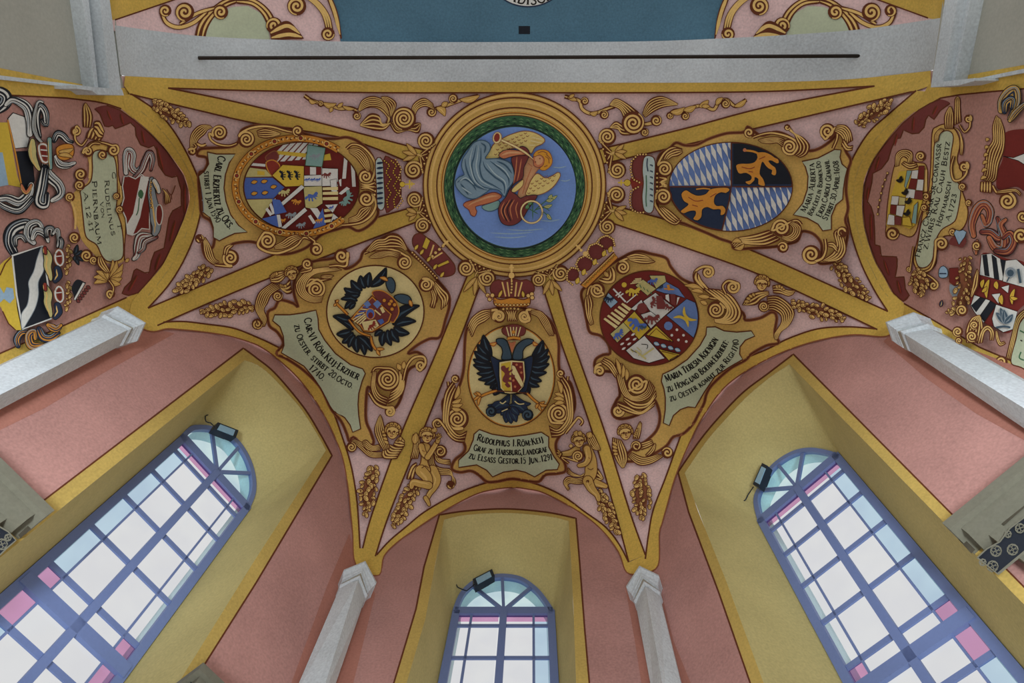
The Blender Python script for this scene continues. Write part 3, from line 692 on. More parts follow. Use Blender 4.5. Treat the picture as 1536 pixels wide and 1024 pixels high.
# ================================================================== painted bands on the vault
def band(n, poly, lines, key='gold', surf=None, extra=()):
    A = Art(surf or VAULT, .002, 'trim_%d' % n); A.raw(poly, key)
    for p, w, c in extra: A._rib(res(p, 8), w, c)
    for p in lines: A._rib(res(p, 8), 2.4, 'br')
    return structure_(A.done())
sm = lambda p: cr(p, False, 6)
ribs = [([(252,132),(384,160),(624,222),(660,232)], [(195,141),(300,166),(384,185),(519,208),(614,243),(650,254)]),
        ([(222,462),(384,394),(479,353),(614,312),(650,302)], [(236,488),(384,425),(624,333),(660,322)]),
        ([(544,822),(559,768),(601,652),(656,525),(699,418),(708,398)], [(563,834),(586,765),(640,632),(688,513),(720,428),(728,408)]),
        ([(943,842),(923,768),(886,640),(841,512),(815,433),(808,408)], [(968,832),(945,768),(908,650),(860,512),(835,428),(828,405)]),
        ([(1332,467),(1152,386),(1040,342),(928,310),(890,300)], [(1316,494),(1152,417),(1030,372),(923,336),(880,320)]),
        ([(1374,136),(1152,188),(1050,212),(928,240),(890,250)], [(1312,129),(1152,160),(1030,192),(923,218),(880,228)])]
k = 12
for a, b in ribs:
    a, b = sm(a), sm(b); m = lerp(a, b, .5)
    band(k, a+b[::-1], [a, b]); k += 1
for w_, v_, ridge in ((eaW, eaV, .55), (abW, abV, 0), (bcW, bcV, 0), (cdW, cdV, 0), (dfW, dfV, .55)):
    a, b = sm(w_), sm(v_)
    ln = [b]+([] if ridge else [])
    band(k, a+b[::-1], ln, extra=[([tuple(q) for q in lerp(a, b, .5)][2:-2], 1.6, 'rim')] if ridge else [(a, 2.0, 'brl')]); k += 1
tl = sm([(252,132),(384,136),(576,139),(768,139),(960,139),(1152,137),(1312,129)])
band(k, sm(topW)+[(186,128),(195,141)]+tl+[(1374,136),(1396,128)], [tl]); k += 1
# junctions over the capitals
for p in ([(207,441),(222,462),(236,488),(245,483),(226,497),(196,484)], [(540,822),(544,822),(563,834),(565,832),(569,862),(541,858),(531,838)],
          [(943,843),(968,832),(968,838),(987,848),(964,861),(940,858)], [(1316,494),(1332,467),(1331,466),(1356,458),(1352,484),(1330,504),(1314,493)]):
    band(k, p, []); k += 1
# painted edge strips of the two side walls
L_ = [side(cA, -60), cA, (207,441), (190,446)]+[(98,487),(0,530),(-60,557)]
band(k, [side(cA, -60), cA, (222,440), (205,440), (190,446), (98,487), (0,530), (-60,557)], [[(-60,557),(0,530),(98,487),(190,446)]], 'gold', W_EA); k += 1
band(k, [(-60,90),(150,132),(192,132),(200,178),(182,163),(161,156),(142,152),(100,147),(0,142),(-60,140)], [[(-60,140),(0,142),(100,147),(142,152),(161,156),(182,163)]], 'gold', W_EA); k += 1
band(k, [(1600,86),(1408,120),(1392,128),(1372,168),(1393,157),(1411,147),(1440,142),(1480,138),(1536,133),(1600,128)], [[(1393,157),(1411,147),(1440,142),(1480,138),(1536,133),(1600,128)]], 'gold', W_DF); k += 1
band(k, [side(cD, 1620), cD, (1338,438), (1356,455), (1400,480), (1427,496), (1470,522), (1536,549), (1620,590)], [[(1356,455),(1400,480),(1427,496),(1470,521),(1536,549),(1620,590)]], 'gold', W_DF); k += 1
# darker bands beside the pilasters
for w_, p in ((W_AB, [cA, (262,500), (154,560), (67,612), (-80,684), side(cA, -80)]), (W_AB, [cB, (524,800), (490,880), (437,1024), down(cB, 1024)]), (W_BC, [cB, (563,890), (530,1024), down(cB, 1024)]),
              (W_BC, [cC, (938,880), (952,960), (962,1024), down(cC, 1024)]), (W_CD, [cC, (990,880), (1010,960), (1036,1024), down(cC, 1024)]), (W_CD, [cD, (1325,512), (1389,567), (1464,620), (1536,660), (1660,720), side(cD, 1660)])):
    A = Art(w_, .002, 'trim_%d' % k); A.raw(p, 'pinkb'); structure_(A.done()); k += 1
# blue heaven and gold spandrels of the nave vault
A = Art(NAVE, .003, 'trim_%d' % k); A.raw(BLUE, 'nblue'); structure_(A.done()); k += 1
for p in ([(160,-10),(290,-10),(172,30),(165,30)], [(1290,-10),(1430,-10),(1425,34),(1392,27)]):
    A = Art(NAVE, .03, 'trim_%d' % k); A.raw(p, 'gold'); A._rib([p[1], p[2]] if k % 2 else [p[0], p[3]], 2.2, 'br'); structure_(A.done()); k += 1
A = Art(NAVE, .006, 'vent_hole'); A.raw([(778,39),(795,39),(795,51),(778,51)], 'blk'); tag(A.done(), 'small black square vent hole in the blue painted nave ceiling', 'vent')
T_ = Thing('painted_roundel', NAVE, (792,-10), 'cream roundel with dark lettering on the blue ceiling at the top edge', 'roundel', z=.006)
A = T_.art('field'); A.raw(ell(792,-46,62,57), 'navy'); A.raw(ell(792,-46,60,55), 'white'); A.done()
A = T_.art('lettering'); A.text('LANDISCHE', [(742,-16),(760,-2),(780,5),(792,6.5),(804,6),(824,0),(842,-12)], 14, 'ink'); A.done()
# ================================================================== the central medallion
K = lambda x0, x1: (x1-x0)/1536.0
T_ = Thing('medallion', VAULT, (772,279), 'round ceiling medallion with gold mouldings, green wreath and angel blowing a trumpet on blue sky', 'medallion', z=.008)
ring = lambda r: ell(771.7, 277+(137-r)*.09, r, r*1.008, n=96)
A = T_.art('moulding')
for r, c in ((138,'br'),(136,'gm'),(134.5,'gl'),(133,'gm'),(131.2,'br'),(129,'goldf'),(126.5,'gl'),(123.5,'gm'),(120,'goldf'),(117.5,'br'),(115.5,'gm'),(114,'gl'),(112.5,'goldf'),(110.5,'org'),(109.5,'br'),(108.6,'gm'),(107.6,'gl'),(106.6,'br')): A.raw(ring(r), c)
A.done()
A = T_.art('wreath'); A.raw(ring(105.4), 'grn')
for rr, n in ((102.5,64),(98.5,62),(94.5,60)):
    for i in range(n):
        a = 2*pi*(i+.5*(rr == 98.5))/n; d = .035
        A._rib([(772+rr*cos(a-d), 281+rr*sin(a-d)), (772+(rr+.8)*cos(a), 281+(rr+.8)*sin(a)), (772+(rr-.6)*cos(a+d), 281+(rr-.6)*sin(a+d))], 1.6, 'grn2' if i % 3 else 'blk', (.3,.3))
A._rib(ring(92), 1.6, 'blk'); A.done()
A = T_.art('sky'); A.raw(ell(772.6,281,91.2,90.6,n=80), 'sky')
for x0, y0, x1 in ((735,349,800),(742,355,790),(760,344,815),(810,330,840),(828,250,850),(840,270,856),(735,207,760)): A.line([(x0,y0),((x0+x1)/2,y0+1.5),(x1,y0-1)], 1.6, 'lbl', taper=(.2,.2))
A.done()
A = T_.art('angel'); an = A.done; k5 = 1/5.908
A.disc(900, 600, .01, 'skin')
E_ = None
A.at(640,150,k5)
A.fill([(490,940),(560,915),(640,890),(640,950),(570,985),(510,972)], 'teal', line='robed', w=1.2)
A.fill([(665,850),(600,818),(520,838),(420,880),(345,905),(325,935),(375,975),(390,1015),(425,1030),(445,985),(432,945),(520,922),(620,890)], 'skinr', line='maroon', w=1.2)
A.line([(640,850),(560,855),(430,900),(370,935)], 3, 'skin', taper=(.2,.3))
A.fill([(900,510),(950,540),(1000,595),(965,640),(950,705),(905,800),(870,870),(852,960),(850,1030),(832,1030),(808,870),(820,800),(850,735),(850,680),(860,600)], 'skin', line='skinr', w=1.2)
A.line([(930,600),(890,700),(850,830)], 1.4, 'skinr'); A.line([(900,560),(935,590)], 1.2, 'skinr')
body = A.done()
def sub(name): return Art(VAULT, T_.z, name, T_.root, T_).at(640,150,k5)
A = sub('wing')
A.fill([(565,440),(600,385),(690,330),(760,300),(860,275),(960,290),(1045,345),(1030,385),(960,420),(925,475),(870,420),(780,425),(690,450),(640,510),(520,520)], 'wing', line='brl', w=1.2)
for i in range(26):
    x = 610+(i % 9)*38+(i//9)*18; y = 470-(i % 9)*17+(i//9)*-42
    if x < 900: A._rib(A.tr([(x-12,y+8),(x,y+16),(x+13,y+6)]), 1.0, 'brl')
for q in ([(930,330),(1000,345),(1035,355)], [(920,360),(990,375),(1020,378)], [(910,400),(960,400)]): A.line(q, 2, 'cream')
A.done()
A = sub('wing')
A.fill([(930,700),(980,650),(1050,690),(1110,672),(1165,640),(1185,670),(1130,760),(1050,820),(960,845),(880,840),(900,770)], 'wing', line='brl', w=1.2)
for i in range(18):
    x = 905+(i % 6)*42+(i//6)*14; y = 815-(i % 6)*22-(i//6)*42
    if x < 1150 and y > 660: A._rib(A.tr([(x-12,y+6),(x,y+15),(x+14,y+4)]), 1.0, 'brl')
A.fill([(760,785),(800,745),(855,705),(850,760),(790,812),(750,818)], 'wing', line='brl', w=1)
A.done()
A = sub('blue_drapery')
A.fill([(430,370),(490,355),(550,380),(565,430),(540,480),(520,520),(640,520),(740,560),(775,640),(770,720),(720,790),(690,855),(640,800),(560,790),(540,810),(440,870),(370,870),(310,830),(262,770),(255,720),(290,680),(332,662),(310,590),(320,520),(360,460),(390,410)], 'robe', line='robed', w=1.6)
for q in ([(440,400),(420,500),(400,580),(420,680),(480,760),(600,790)], [(480,420),(480,520),(470,600),(500,700),(600,760),(670,800)], [(500,540),(520,600),(600,680),(680,740),(690,830)], [(560,540),(640,600),(720,680),(730,760)], [(620,540),(700,580),(755,650)], [(340,520),(350,600),(380,680),(440,760),(540,800)], [(270,730),(330,700),(400,740),(440,800)], [(300,740),(330,780),(370,840)], [(480,380),(520,410),(510,470)]): A.line(q, 2.4, 'robed', taper=(.2,.2))
for q in ([(410,420),(385,520),(390,600),(430,720),(520,790)], [(460,400),(450,500),(440,600),(480,710),(590,775)], [(530,560),(600,650),(690,720),(705,800)], [(600,560),(690,620),(740,700)], [(290,720),(350,690),(420,750)], [(310,770),(350,800),(400,830)]): A.line(q, 2.0, 'robel', taper=(.2,.2))
A.done()
A = sub('maroon_robe')
A.fill([(750,520),(800,470),(830,412),(880,420),(912,470),(890,540),(862,600),(852,690),(780,740),(745,800),(800,840),(830,870),(880,850),(980,848),(905,960),(850,1050),(790,1100),(720,1112),(660,1082),(634,990),(650,920),(700,860),(735,790),(775,720),(778,640)], 'maroon', line='blk', w=1.0)
for q in ([(800,500),(790,620),(770,740)], [(840,520),(820,640),(800,720)], [(690,900),(660,980),(690,1060)], [(740,880),(690,980),(730,1080)], [(780,880),(740,960),(760,1060)], [(810,900),(790,960),(810,1050)], [(870,880),(900,870)]): A.line(q, 1.8, 'skinr', taper=(.2,.2))
for q in ([(720,900),(675,980),(710,1070)], [(760,880),(715,970),(745,1070)]): A.line(q, 1.2, 'blk')
A.fill([(638,490),(680,448),(760,440),(850,455),(885,482),(800,492),(740,505),(680,520)], 'skinr', line='blk', w=1.0); A.line([(660,490),(740,465),(850,470)], 3, 'skin', taper=(.2,.2))
A.done()
A = sub('head')
A.fill([(940,520),(955,490),(1000,480),(1040,510),(1035,570),(990,598),(950,580),(948,550)], 'skinr', line='maroon', w=1.0)
A.fill([(960,505),(1000,492),(1030,520),(1020,560),(985,575),(965,550)], 'skin')
A.fill([(945,490),(970,455),(1020,438),(1080,455),(1112,515),(1105,575),(1050,622),(1000,610),(1035,570),(1040,515),(1000,485),(965,500)], 'hair', line='brl', w=1)
for q in ([(985,470),(1030,455),(1070,475)], [(1050,500),(1080,520),(1085,560)], [(1060,480),(1098,520)], [(1040,590),(1070,580)]): A.line(q, 1.1, 'brl')
A.disc(1003,518,7,'brl'); A.disc(965,548,6,'maroon'); A.done()
A = sub('trumpet')
A.line([(640,345),(780,410),(880,470),(945,525)], 4.2, 'brl', taper=(1,.25)); A.line([(640,345),(780,410),(880,470),(945,525)], 2.6, 'cream', taper=(1,.25))
A.raw(ell(*A.tr([(625,335)])[0], 7.2, 9.4, .2), 'brl'); A.raw(ell(*A.tr([(625,335)])[0], 6.4, 8.6, .2), 'cream'); A.raw(ell(*A.tr([(622,332)])[0], 4.4, 6.8, .2), 'cred'); A.done()
A = sub('ring_of_twigs')
for q in ([(950,985),(1010,930),(1080,880),(1150,850)], [(960,975),(1030,950),(1110,930)], [(1000,940),(1060,960),(1090,985)], [(1020,980),(1070,1020),(1100,1055)], [(940,900),(940,1060)], [(900,960),(990,1010)]): A.line(q, 1.5, 'grn', taper=(.7,.3))
for b, t in (((1070,880),(1155,848)), ((1060,890),(1120,880)), ((1080,870),(1110,840)), ((1040,945),(1110,928)), ((1070,1010),(1105,1058)), ((900,920),(930,900)), ((880,960),(900,930))): A.leaf(b, t, 24, .1, 'ygreen' if t[0] > 1100 else 'grn2', 'grn', 'grn')
c = A.tr([(930,992)])[0]; q = ell(*c, 16.2, 16.6); A._rib(q+q[:2], 3.2, 'brl'); A._rib(q+q[:2], 2.0, 'cream'); A.done()
for o in [x for x in T_.root.children if x.name.split('.')[0] in ('wing','blue_drapery','maroon_robe','head','trumpet','ring_of_twigs')]: o.parent = body; o.location = (0, 0, 0)

# ---- scroll brackets that clasp the ends of the ribs round the medallion
def bracket(v1, r1, v2, r2, tip, a1, a2, label):
    T = Thing('scroll_bracket', VAULT, v1, label, 'scroll bracket', 'scroll brackets around the medallion', z=.012)
    c = np.array((772, 279.0)); m = (np.array(v1)+v2)/2; u = (c-m)/np.hypot(*(c-m)); tip = np.array(tip)
    A = T.art('acanthus_leaf'); b = m+u*6
    A.comb([tuple(np.array(v1)+u*r1*.8), tuple(m+u*2), tuple(m-u*4), tuple(tip)], [tuple(np.array(v2)+u*r2*.8), tuple(m+u*1), tuple(m-u*5), tuple(tip)], 4)
    for s_ in (-.55, 0, .55):
        d = (tip-m); n_ = np.array((-d[1], d[0])); A.leaf(tuple(m+d*.2), tuple(m+d*(1.1-.25*abs(s_))+n_*s_), 6, 0)
    A.done()
    for v, r, a, s_ in ((v1, r1, a1, 1), (v2, r2, a2, -1)):
        A = T.art('volute'); e = np.array(v)+u*r*1.15
        A.vol(v[0], v[1], r, 2.4*s_, a, [tuple(e+(m-e)*.9), tuple(e)]); A.done()
    A = T.art('beads'); A._rib([tuple(m+u*(r1*.95)+(np.array(v2)-v1)*t*.5) for t in (-.8, 0, .8)], 1.6, 'br')
    for t in np.linspace(-.8, .8, 5):
        q = m+u*(r1*.95)+(np.array(v2)-v1)*t*.5; A.raw(ell(*q, 2, 2, n=8), 'br'); A.raw(ell(*q, 1.4, 1.4, n=8), 'gl')
    A.done()
bracket((639,211), 12, (620,255), 13, (606,228), 60, -20, 'painted scroll bracket clasping the upper left rib at the medallion')
bracket((622,299), 11, (634,338), 11, (611,322), 40, -30, 'painted scroll bracket clasping the left middle rib at the medallion')
bracket((699,402), 11.5, (731,417), 11.5, (712,440), -40, 200, 'painted scroll bracket clasping the rib left of the lower crown')
bracket((807.5,419), 10, (841,410), 11.5, (829,440), -40, 220, 'painted scroll bracket clasping the rib right of the lower crown')
bracket((911,205), 12, (926,255), 12, (938,227), 120, 200, 'painted scroll bracket clasping the upper right rib at the medallion')
bracket((925,292), 12, (911,340), 11, (938,320), 140, 200, 'painted scroll bracket clasping the right middle rib at the medallion')

# ---- arabesques above the medallion
T_ = Thing('arabesque', VAULT, (607,178), 'gold leafy arabesque in the pink field left of the medallion top', 'arabesque', 'arabesques in the top field', z=.008)
A = T_.art('tendril').at(440,130,.1953)
A.strand([(85,68),(140,105),(210,128),(300,150),(360,168),(440,165),(490,185)], 4); A.strand([(1075,175),(1160,150),(1230,125),(1300,100),(1420,70)], 3.6)
A.strand([(500,180),(560,150),(640,150),(700,190),(735,240),(720,290)], 4.2)
for v in ((210,130,20,1.5,180),(488,225,28,1.6,-60),(1062,195,34,1.7,-90),(1228,92,32,1.8,90)): A.vol(*v)
A.done()
A = T_.art('leaves').at(440,130,.1953)
A.comb([(500,175),(530,105),(610,75),(700,110),(745,190)], [(505,190),(590,150),(680,165),(740,235)], 5)
A.comb([(675,78),(730,80),(790,130),(755,225)], [(680,90),(710,130),(735,180),(745,230)], 4)
A.comb([(515,290),(590,210),(660,225),(665,280),(720,285)], [(515,300),(620,332),(700,330),(750,275)], 4)
A.comb([(745,290),(790,355),(880,335),(960,355),(978,290)], [(770,250),(830,320),(890,300),(930,280),(975,280)], 3)
A.comb([(905,235),(920,140),(1000,88),(1070,130)], [(930,230),(960,170),(1020,150),(1085,180)], 4)
for b, t, w, bd in (((120,95),(180,120),28,.2), ((230,125),(330,130),40,.2), ((300,160),(280,195),26,0), ((340,160),(380,125),26,0), ((380,150),(470,170),26,.1), ((1100,160),(1165,225),50,-.2), ((1140,150),(1185,120),36,0), ((1280,100),(1430,68),44,.1)): A.leaf(b, t, w, bd)
A.done()
A = T_.art('rosette').at(440,130,.1953); A.vol(850,245,86,3.2,100); A.done()
T_ = Thing('arabesque', VAULT, (950,182), 'gold leafy arabesque in the pink field right of the medallion top', 'arabesque', 'arabesques in the top field', z=.008)
A = T_.art('tendril').at(840,130,.1953)
A.strand([(35,75),(90,90),(150,110),(170,170),(230,205),(300,195),(360,170),(420,150)], 4); A.strand([(830,225),(880,185),(960,180),(1050,150),(1110,150),(1180,175),(1220,120),(1280,100),(1350,150),(1430,100)], 3.8)
A.strand([(640,290),(700,280),(760,250)], 4)
for v in ((190,110,26,1.6,200),(340,215,30,1.7,-120),(740,260,38,1.7,-60),(650,350,28,1.6,-60),(845,222,24,1.6,-60),(962,225,28,1.6,-80),(1272,130,32,1.8,-90)): A.vol(*v)
A.done()
A = T_.art('leaves').at(840,130,.1953)
A.comb([(385,135),(430,92),(520,135),(610,205)], [(385,142),(460,175),(490,240),(500,290)], 5)
A.comb([(635,205),(680,110),(780,75),(905,132)], [(655,235),(720,190),(800,155),(900,140)], 5)
A.comb([(385,312),(430,268),(500,310),(560,340)], [(385,316),(450,330),(480,370),(600,360)], 3)
for b, t, w, bd in (((60,80),(130,105),30,0), ((230,205),(290,190),34,.2), ((70,85),(110,60),24,0), ((850,195),(960,160),44,.15), ((950,180),(1045,148),44,.1), ((1070,155),(1140,105),44,.1), ((1090,150),(1150,150),30,0), ((1200,140),(1250,85),36,-.1), ((1340,152),(1432,98),36,.1)): A.leaf(b, t, w, bd)
A.done()
A = T_.art('rosette').at(840,130,.1953); A.vol(562,278,82,2.6,-60); A.done()
# ================================================================== the five painted cartouches of the apse
K8 = 180/1536.0; K7 = 200/1536.0
def conv(p): return cr(p, True, 4)
def cell(A, ov, p, col, line=None, w=.9):
    q = clip(A.tr(p), ov)
    if len(q) > 2: A.raw(q, col); 
    if line and len(q) > 2: A._rib(res(q, 8)+q[:1], w, line)
def bars(A, ov, a, b, c, n, col, f=.5):
    "n stripes across the parallelogram a-b (width) by a-c (length)"
    a, b, c = map(np.array, (a, b, c))
    for i in range(n):
        t0, t1 = (i+.5-f/2)/n, (i+.5+f/2)/n; u = b-a; v = c-a
        cell(A, ov, [tuple(a+u*t0), tuple(a+u*t1), tuple(a+u*t1+v), tuple(a+u*t0+v)], col)
def beast(A, x, y, s, rot, col, flip=1):
    "a small rampant heraldic beast"
    P = [(-.5,.1),(-.42,-.15),(-.2,-.2),(.1,-.15),(.3,-.45),(.5,-.5),(.62,-.3),(.5,-.15),(.62,.02),(.45,.02),(.35,.1),(.55,.25),(.4,.3),(.25,.15),(.1,.2),(.2,.5),(.05,.55),(-.05,.25),(-.2,.25),(-.15,.55),(-.32,.55),(-.38,.2),(-.6,.45),(-.75,.3),(-.6,.05)]
    c, q = cos(rot), sin(rot); (X, Y), = A.tr([(x, y)]); s *= A.T[2]
    A.raw(cr([(X+s*(c*px*flip-q*py), Y+s*(q*px*flip+c*py)) for px, py in P], True, 2), col)
def beads(A, path, n, r=1.4, col='gl', dk='br'):
    q = arc(A.tr(path), n)
    A._rib(q, r*.8, dk)
    for x, y in q: A.raw(ell(x, y, r+.7, r+.7, n=8), dk)
    for x, y in q: A.raw(ell(x, y, r, r, n=8), col)

# ---------------------------------------------------------------- 1: upper left
T_ = Thing('cartouche', VAULT, (440,280), 'upper left cartouche with a many-quartered red shield in a jewelled oval', 'cartouche', 'painted cartouches of the apse vault', z=.009)
A = T_.art('frame'); FR = 'goldf'
A.fill([(296,233),(300,224),(318,222),(338,221),(352,218),(360,208),(362,196),(378,189),(400,188),(425,192),(440,194),(462,202),(480,207),(503,208),(521,206),(540,214),(557,232),(564,256),(563,272),(563,300),(567,320),(556,336),(538,346),(522,340),(505,344),(482,352),(458,372),(428,381),(400,377),(384,364),(362,363),(344,370),(347,392),(325,397),(308,384),(304,362),(318,372),(322,352),(316,332),(303,322),(300,300),(298,262),(306,256),(311,246),(309,236)], FR, line='br', w=2.2); A.done()
A = T_.art('inscription_panel'); A.fill([(311,228),(325,231),(353,231),(344,244),(338,262),(336,282),(339,302),(346,322),(358,338),(371,348),(352,350),(341,355),(329,361),(320,356),(320,341),(315,326),(304,318),(303,300),(300,276),(298,264),(307,256),(313,246)], 'green', False, 'br', 1.8)
A.at(0,0).line([(301,280),(304,300),(305,318)], 2.2, 'gry'); A.done()
A = T_.art('lettering'); A.text('Carl Erzhertz zu Oes.', [(328,233),(321,260),(320,285),(322,306),(330,325),(345,345)], 11); A.text('stirbt 1 Juni 1590', [(306,257),(308,285),(312,308),(318,323),(326,335)], 8); A.done()
A = T_.art('shield'); OV = ell(452,280,86,66,n=60); A.raw(ell(452,280,87.5,67.5,n=60), 'br'); A.raw(OV, 'crim')
bars(A, OV, (398,238), (462,204), (440,222), 1, 'crim'); 
for i in range(6): cell(A, OV, [(398+i*11,244-i*1),(405+i*11,244-i*1),(436+i*9,213),(429+i*9,213)], 'white')
cell(A, OV, [(415,226),(460,230),(458,236),(414,231)], 'yel'); cell(A, OV, [(480,234),(495,230),(497,240),(480,241)], 'yel')
cell(A, OV, [(374,244),(398,246),(398,250),(374,248)], 'white'); A.fill([(398,236),(412,226),(418,236),(408,246)], 'maroon', line='brl'); A.fill([(399,245),(410,240),(420,250),(408,264)], 'cred', line='org')
cell(A, OV, [(365,266),(375,251),(399,254),(408,265)], 'ygreen', 'br'); cell(A, OV, [(386,256),(397,257),(397,263),(386,262)], 'yel')
cell(A, OV, [(364,266),(409,266),(427,281),(410,298),(365,299)], 'blu2', 'br')
for x, y in ((381,273),(396,272),(410,280),(381,290),(397,289)): A.leaf((x-4,y+1),(x+5,y-1),5,0,'org','navy','yel')
cell(A, OV, [(366,299),(411,298),(393,328),(376,322)], 'ygreen', 'br')
cell(A, OV, [(408,263),(424,247),(456,249),(456,279),(428,280)], 'yel', 'br'); 
for i in range(3): beast(A, 423+i*11, 262, 10, -1.4, 'blk')
cell(A, OV, [(462,217),(488,222),(483,250),(458,248)], 'teal', 'grn'); beast(A, 473, 234, 11, .3, 'gry')
cell(A, OV, [(457,250),(483,251),(483,262),(457,262)], 'white'); cell(A, OV, [(457,250),(465,250),(465,262),(457,262)], 'crim'); cell(A, OV, [(474,250),(482,251),(482,262),(474,262)], 'crim')
cell(A, OV, [(456,263),(483,262),(483,279),(456,279)], 'white', 'ink', .7)
for i in range(3): beast(A, 461+i*8, 269, 6, .2, 'blu2')
cell(A, OV, [(455,280),(483,279),(484,305),(470,314),(458,311)], 'ygreen', 'ink', .7); beast(A, 468, 294, 14, .1, 'blu2')
cell(A, OV, [(483,252),(507,253),(507,279),(483,279)], 'white', 'ink', .7); beast(A, 490, 262, 10, .3, 'maroon'); beast(A, 502, 274, 9, .6, 'crim'); cell(A, OV, [(495,270),(505,268),(506,288),(497,287)], 'white', 'ink', .7)
for y in (281,288,296): cell(A, OV, [(484,y),(507,y-1),(507,y+4),(484,y+4)], 'cream')
for x0, y0, x1, y1, w_ in ((519,234,516,268,6), (529,246,531,280,6)): cell(A, OV, [(x0-w_/2,y0),(x0+w_/2,y0),(x1+w_/2,y1),(x1-w_/2,y1)], 'white', 'br', .6)
cell(A, OV, [(512,268),(512,279),(510,279),(508,270)], 'white'); cell(A, OV, [(508,290),(520,280),(525,283),(512,292)], 'white'); beast(A, 521, 296, 16, -.8, 'teal'); beast(A, 516, 304, 9, .4, 'teal')
cell(A, OV, [(424,309),(421,304),(452,277),(457,281)], 'white', 'ink', .6); cell(A, OV, [(425,346),(421,342),(457,311),(461,316)], 'white', 'ink', .6)
beast(A, 427, 288, 12, .2, 'ygreen'); beast(A, 445, 302, 10, .6, 'org'); beast(A, 437, 322, 11, .3, 'gry'); beast(A, 452, 337, 10, .2, 'gry'); beast(A, 424, 330, 7, .3, 'org')
for i in range(3): cell(A, OV, [(398+i*6,314-i*7),(401+i*6,311-i*7),(409+i*4,321-i*2),(405+i*4,324-i*2)], 'white')
cell(A, OV, [(408,298),(420,300),(430,318),(412,322)], 'blu2'); cell(A, OV, [(393,328),(416,322),(419,340),(402,342)], 'blu2'); cell(A, OV, [(415,322),(420,322),(423,340),(418,341)], 'white')
cell(A, OV, [(465,312),(476,312),(484,325),(478,330)], 'white'); cell(A, OV, [(462,324),(466,322),(474,334),(470,336)], 'white'); cell(A, OV, [(484,312),(490,342),(468,346)], 'blu2'); beast(A, 479, 330, 8, .2, 'org')
for y in (314,322,330): cell(A, OV, [(486,y),(500,y-2),(502,y+2),(487,y+4)], 'cream')
cell(A, OV, [(487,307),(507,306),(499,319)], 'white', 'ink', .6); beast(A, 497, 311, 6, 0, 'blu2'); cell(A, OV, [(500,320),(512,330),(494,338)], 'white', 'ink', .6); beast(A, 502, 330, 6, 0, 'navy')
A.done()
A = T_.art('jewelled_rim'); q = ell(446,279,93,72,n=70,a0=.75,a1=2*pi-.85); A._rib(q, 11.5, 'br'); A._rib(q, 9.5, 'org')
for i, (x, y) in enumerate(arc(q, 61)):
    if i % 6 == 3: A.raw(ell(x,y,4.6,4.6,n=9),'gl'); A.raw(ell(x,y,3.2,3.2,n=9),'br'); A.raw(ell(x,y,2.2,2.2,n=9),'cred' if i % 4 else 'blk')
    else: A.raw(ell(x+random.uniform(-1.5,1.5),y+random.uniform(-1.5,1.5),2.6,1.8,i,8),'br'); A.raw(ell(x,y,2.1,1.3,i*.7,8),'gl')
A.done()
def scr(name='scroll_ornament'): return T_.art(name)
A = scr().at(280,180,K8); A.comb([(45,400),(40,300),(60,180),(130,90),(210,60),(300,70)], [(130,420),(120,330),(150,250),(230,180),(270,120),(330,100)], 5); A.vol(420,160,92,2.2,150,[(640,300),(540,330),(400,310),(310,250),(290,170)]); A.vol(70,400,45,1.2,200,[(95,300),(120,350)]); A.strand([(130,300),(190,330),(250,310)], 3); A.done()
A = scr().at(280,180,K8); A.vol(765,245,100,2.3,-160,[(1440,160),(1330,150),(1240,130),(1100,90),(950,80),(800,110),(690,170)]); A.vol(1420,140,62,1.5,90); A.comb([(900,140),(1000,110),(1120,140),(1200,170)], [(920,210),(1000,230),(1080,220),(1190,190)], 4); A.done()
A = scr().at(440,180,K7); A.vol(835,650,80,2,30,[(610,330),(680,280),(780,300),(880,390),(940,500),(935,600)]); A.comb([(640,330),(760,330),(850,420),(890,560)], [(650,380),(720,430),(790,520),(860,600)], 5); A.done()
A = scr().at(440,270,K7); A.vol(840,215,85,2,-40,[(560,520),(680,510),(800,480),(900,400),(950,290),(930,200)]); A.comb([(640,490),(760,470),(860,400),(910,300)], [(640,440),(730,400),(770,330),(860,310)], 4); A.done()
A = scr().at(280,280,K8); A.vol(1035,690,105,2.2,-120,[(1630,700),(1500,650),(1420,740),(1300,810),(1150,850),(1000,820),(910,740)]); A.comb([(1120,760),(1220,700),(1300,640),(1420,610)], [(1130,800),(1280,780),(1400,700),(1480,660)], 4); A.vol(1660,800,75,1.6,-120,[(1560,640),(1640,700)]); A.done()
A = scr().at(280,280,K8); A.comb([(140,660),(210,700),(220,820),(260,930),(360,1000)], [(240,650),(300,750),(330,830),(360,920),(420,960)], 4); A.vol(560,910,100,2.1,80,[(360,1000),(440,1010),(560,1020)]); A.vol(165,665,50,1.3,-60); A.comb([(470,860),(490,770),(560,740)], [(520,880),(540,810),(600,750)], 2); A.done()
A = T_.art('clasp').at(440,180,K7); A.comb([(780,720),(860,740),(950,690)], [(780,800),(860,790),(950,850)], 3); beads(A, [(945,690),(960,770),(935,860)], 5, 1.7); A.done()
A = T_.art('crown').at(440,180,K7); A.fill([(1040,460),(1130,445),(1200,490),(1235,600),(1240,740),(1240,880),(1200,970),(1120,1040),(1060,1020)], 'maroon', line='br')
A.fill([(948,465),(1025,458),(1045,700),(1050,1000),(975,1012),(955,760)], 'erm', line='br')
for y in range(490,1000,58): A.leaf((965,y+8),(1030,y),13,0,'navy','navy','navy')
for x0 in (1050,1130): beads(A, [(x0,470),(x0+60,520),(x0+15,600),(x0+75,680),(x0+25,760),(x0+75,840),(x0+25,920),(x0+40,1000)], 22, 1.0, 'yel')
beads(A, [(1180,455),(1245,560),(1215,660),(1250,740),(1215,840),(1260,930),(1200,1010)], 20, 1.2)
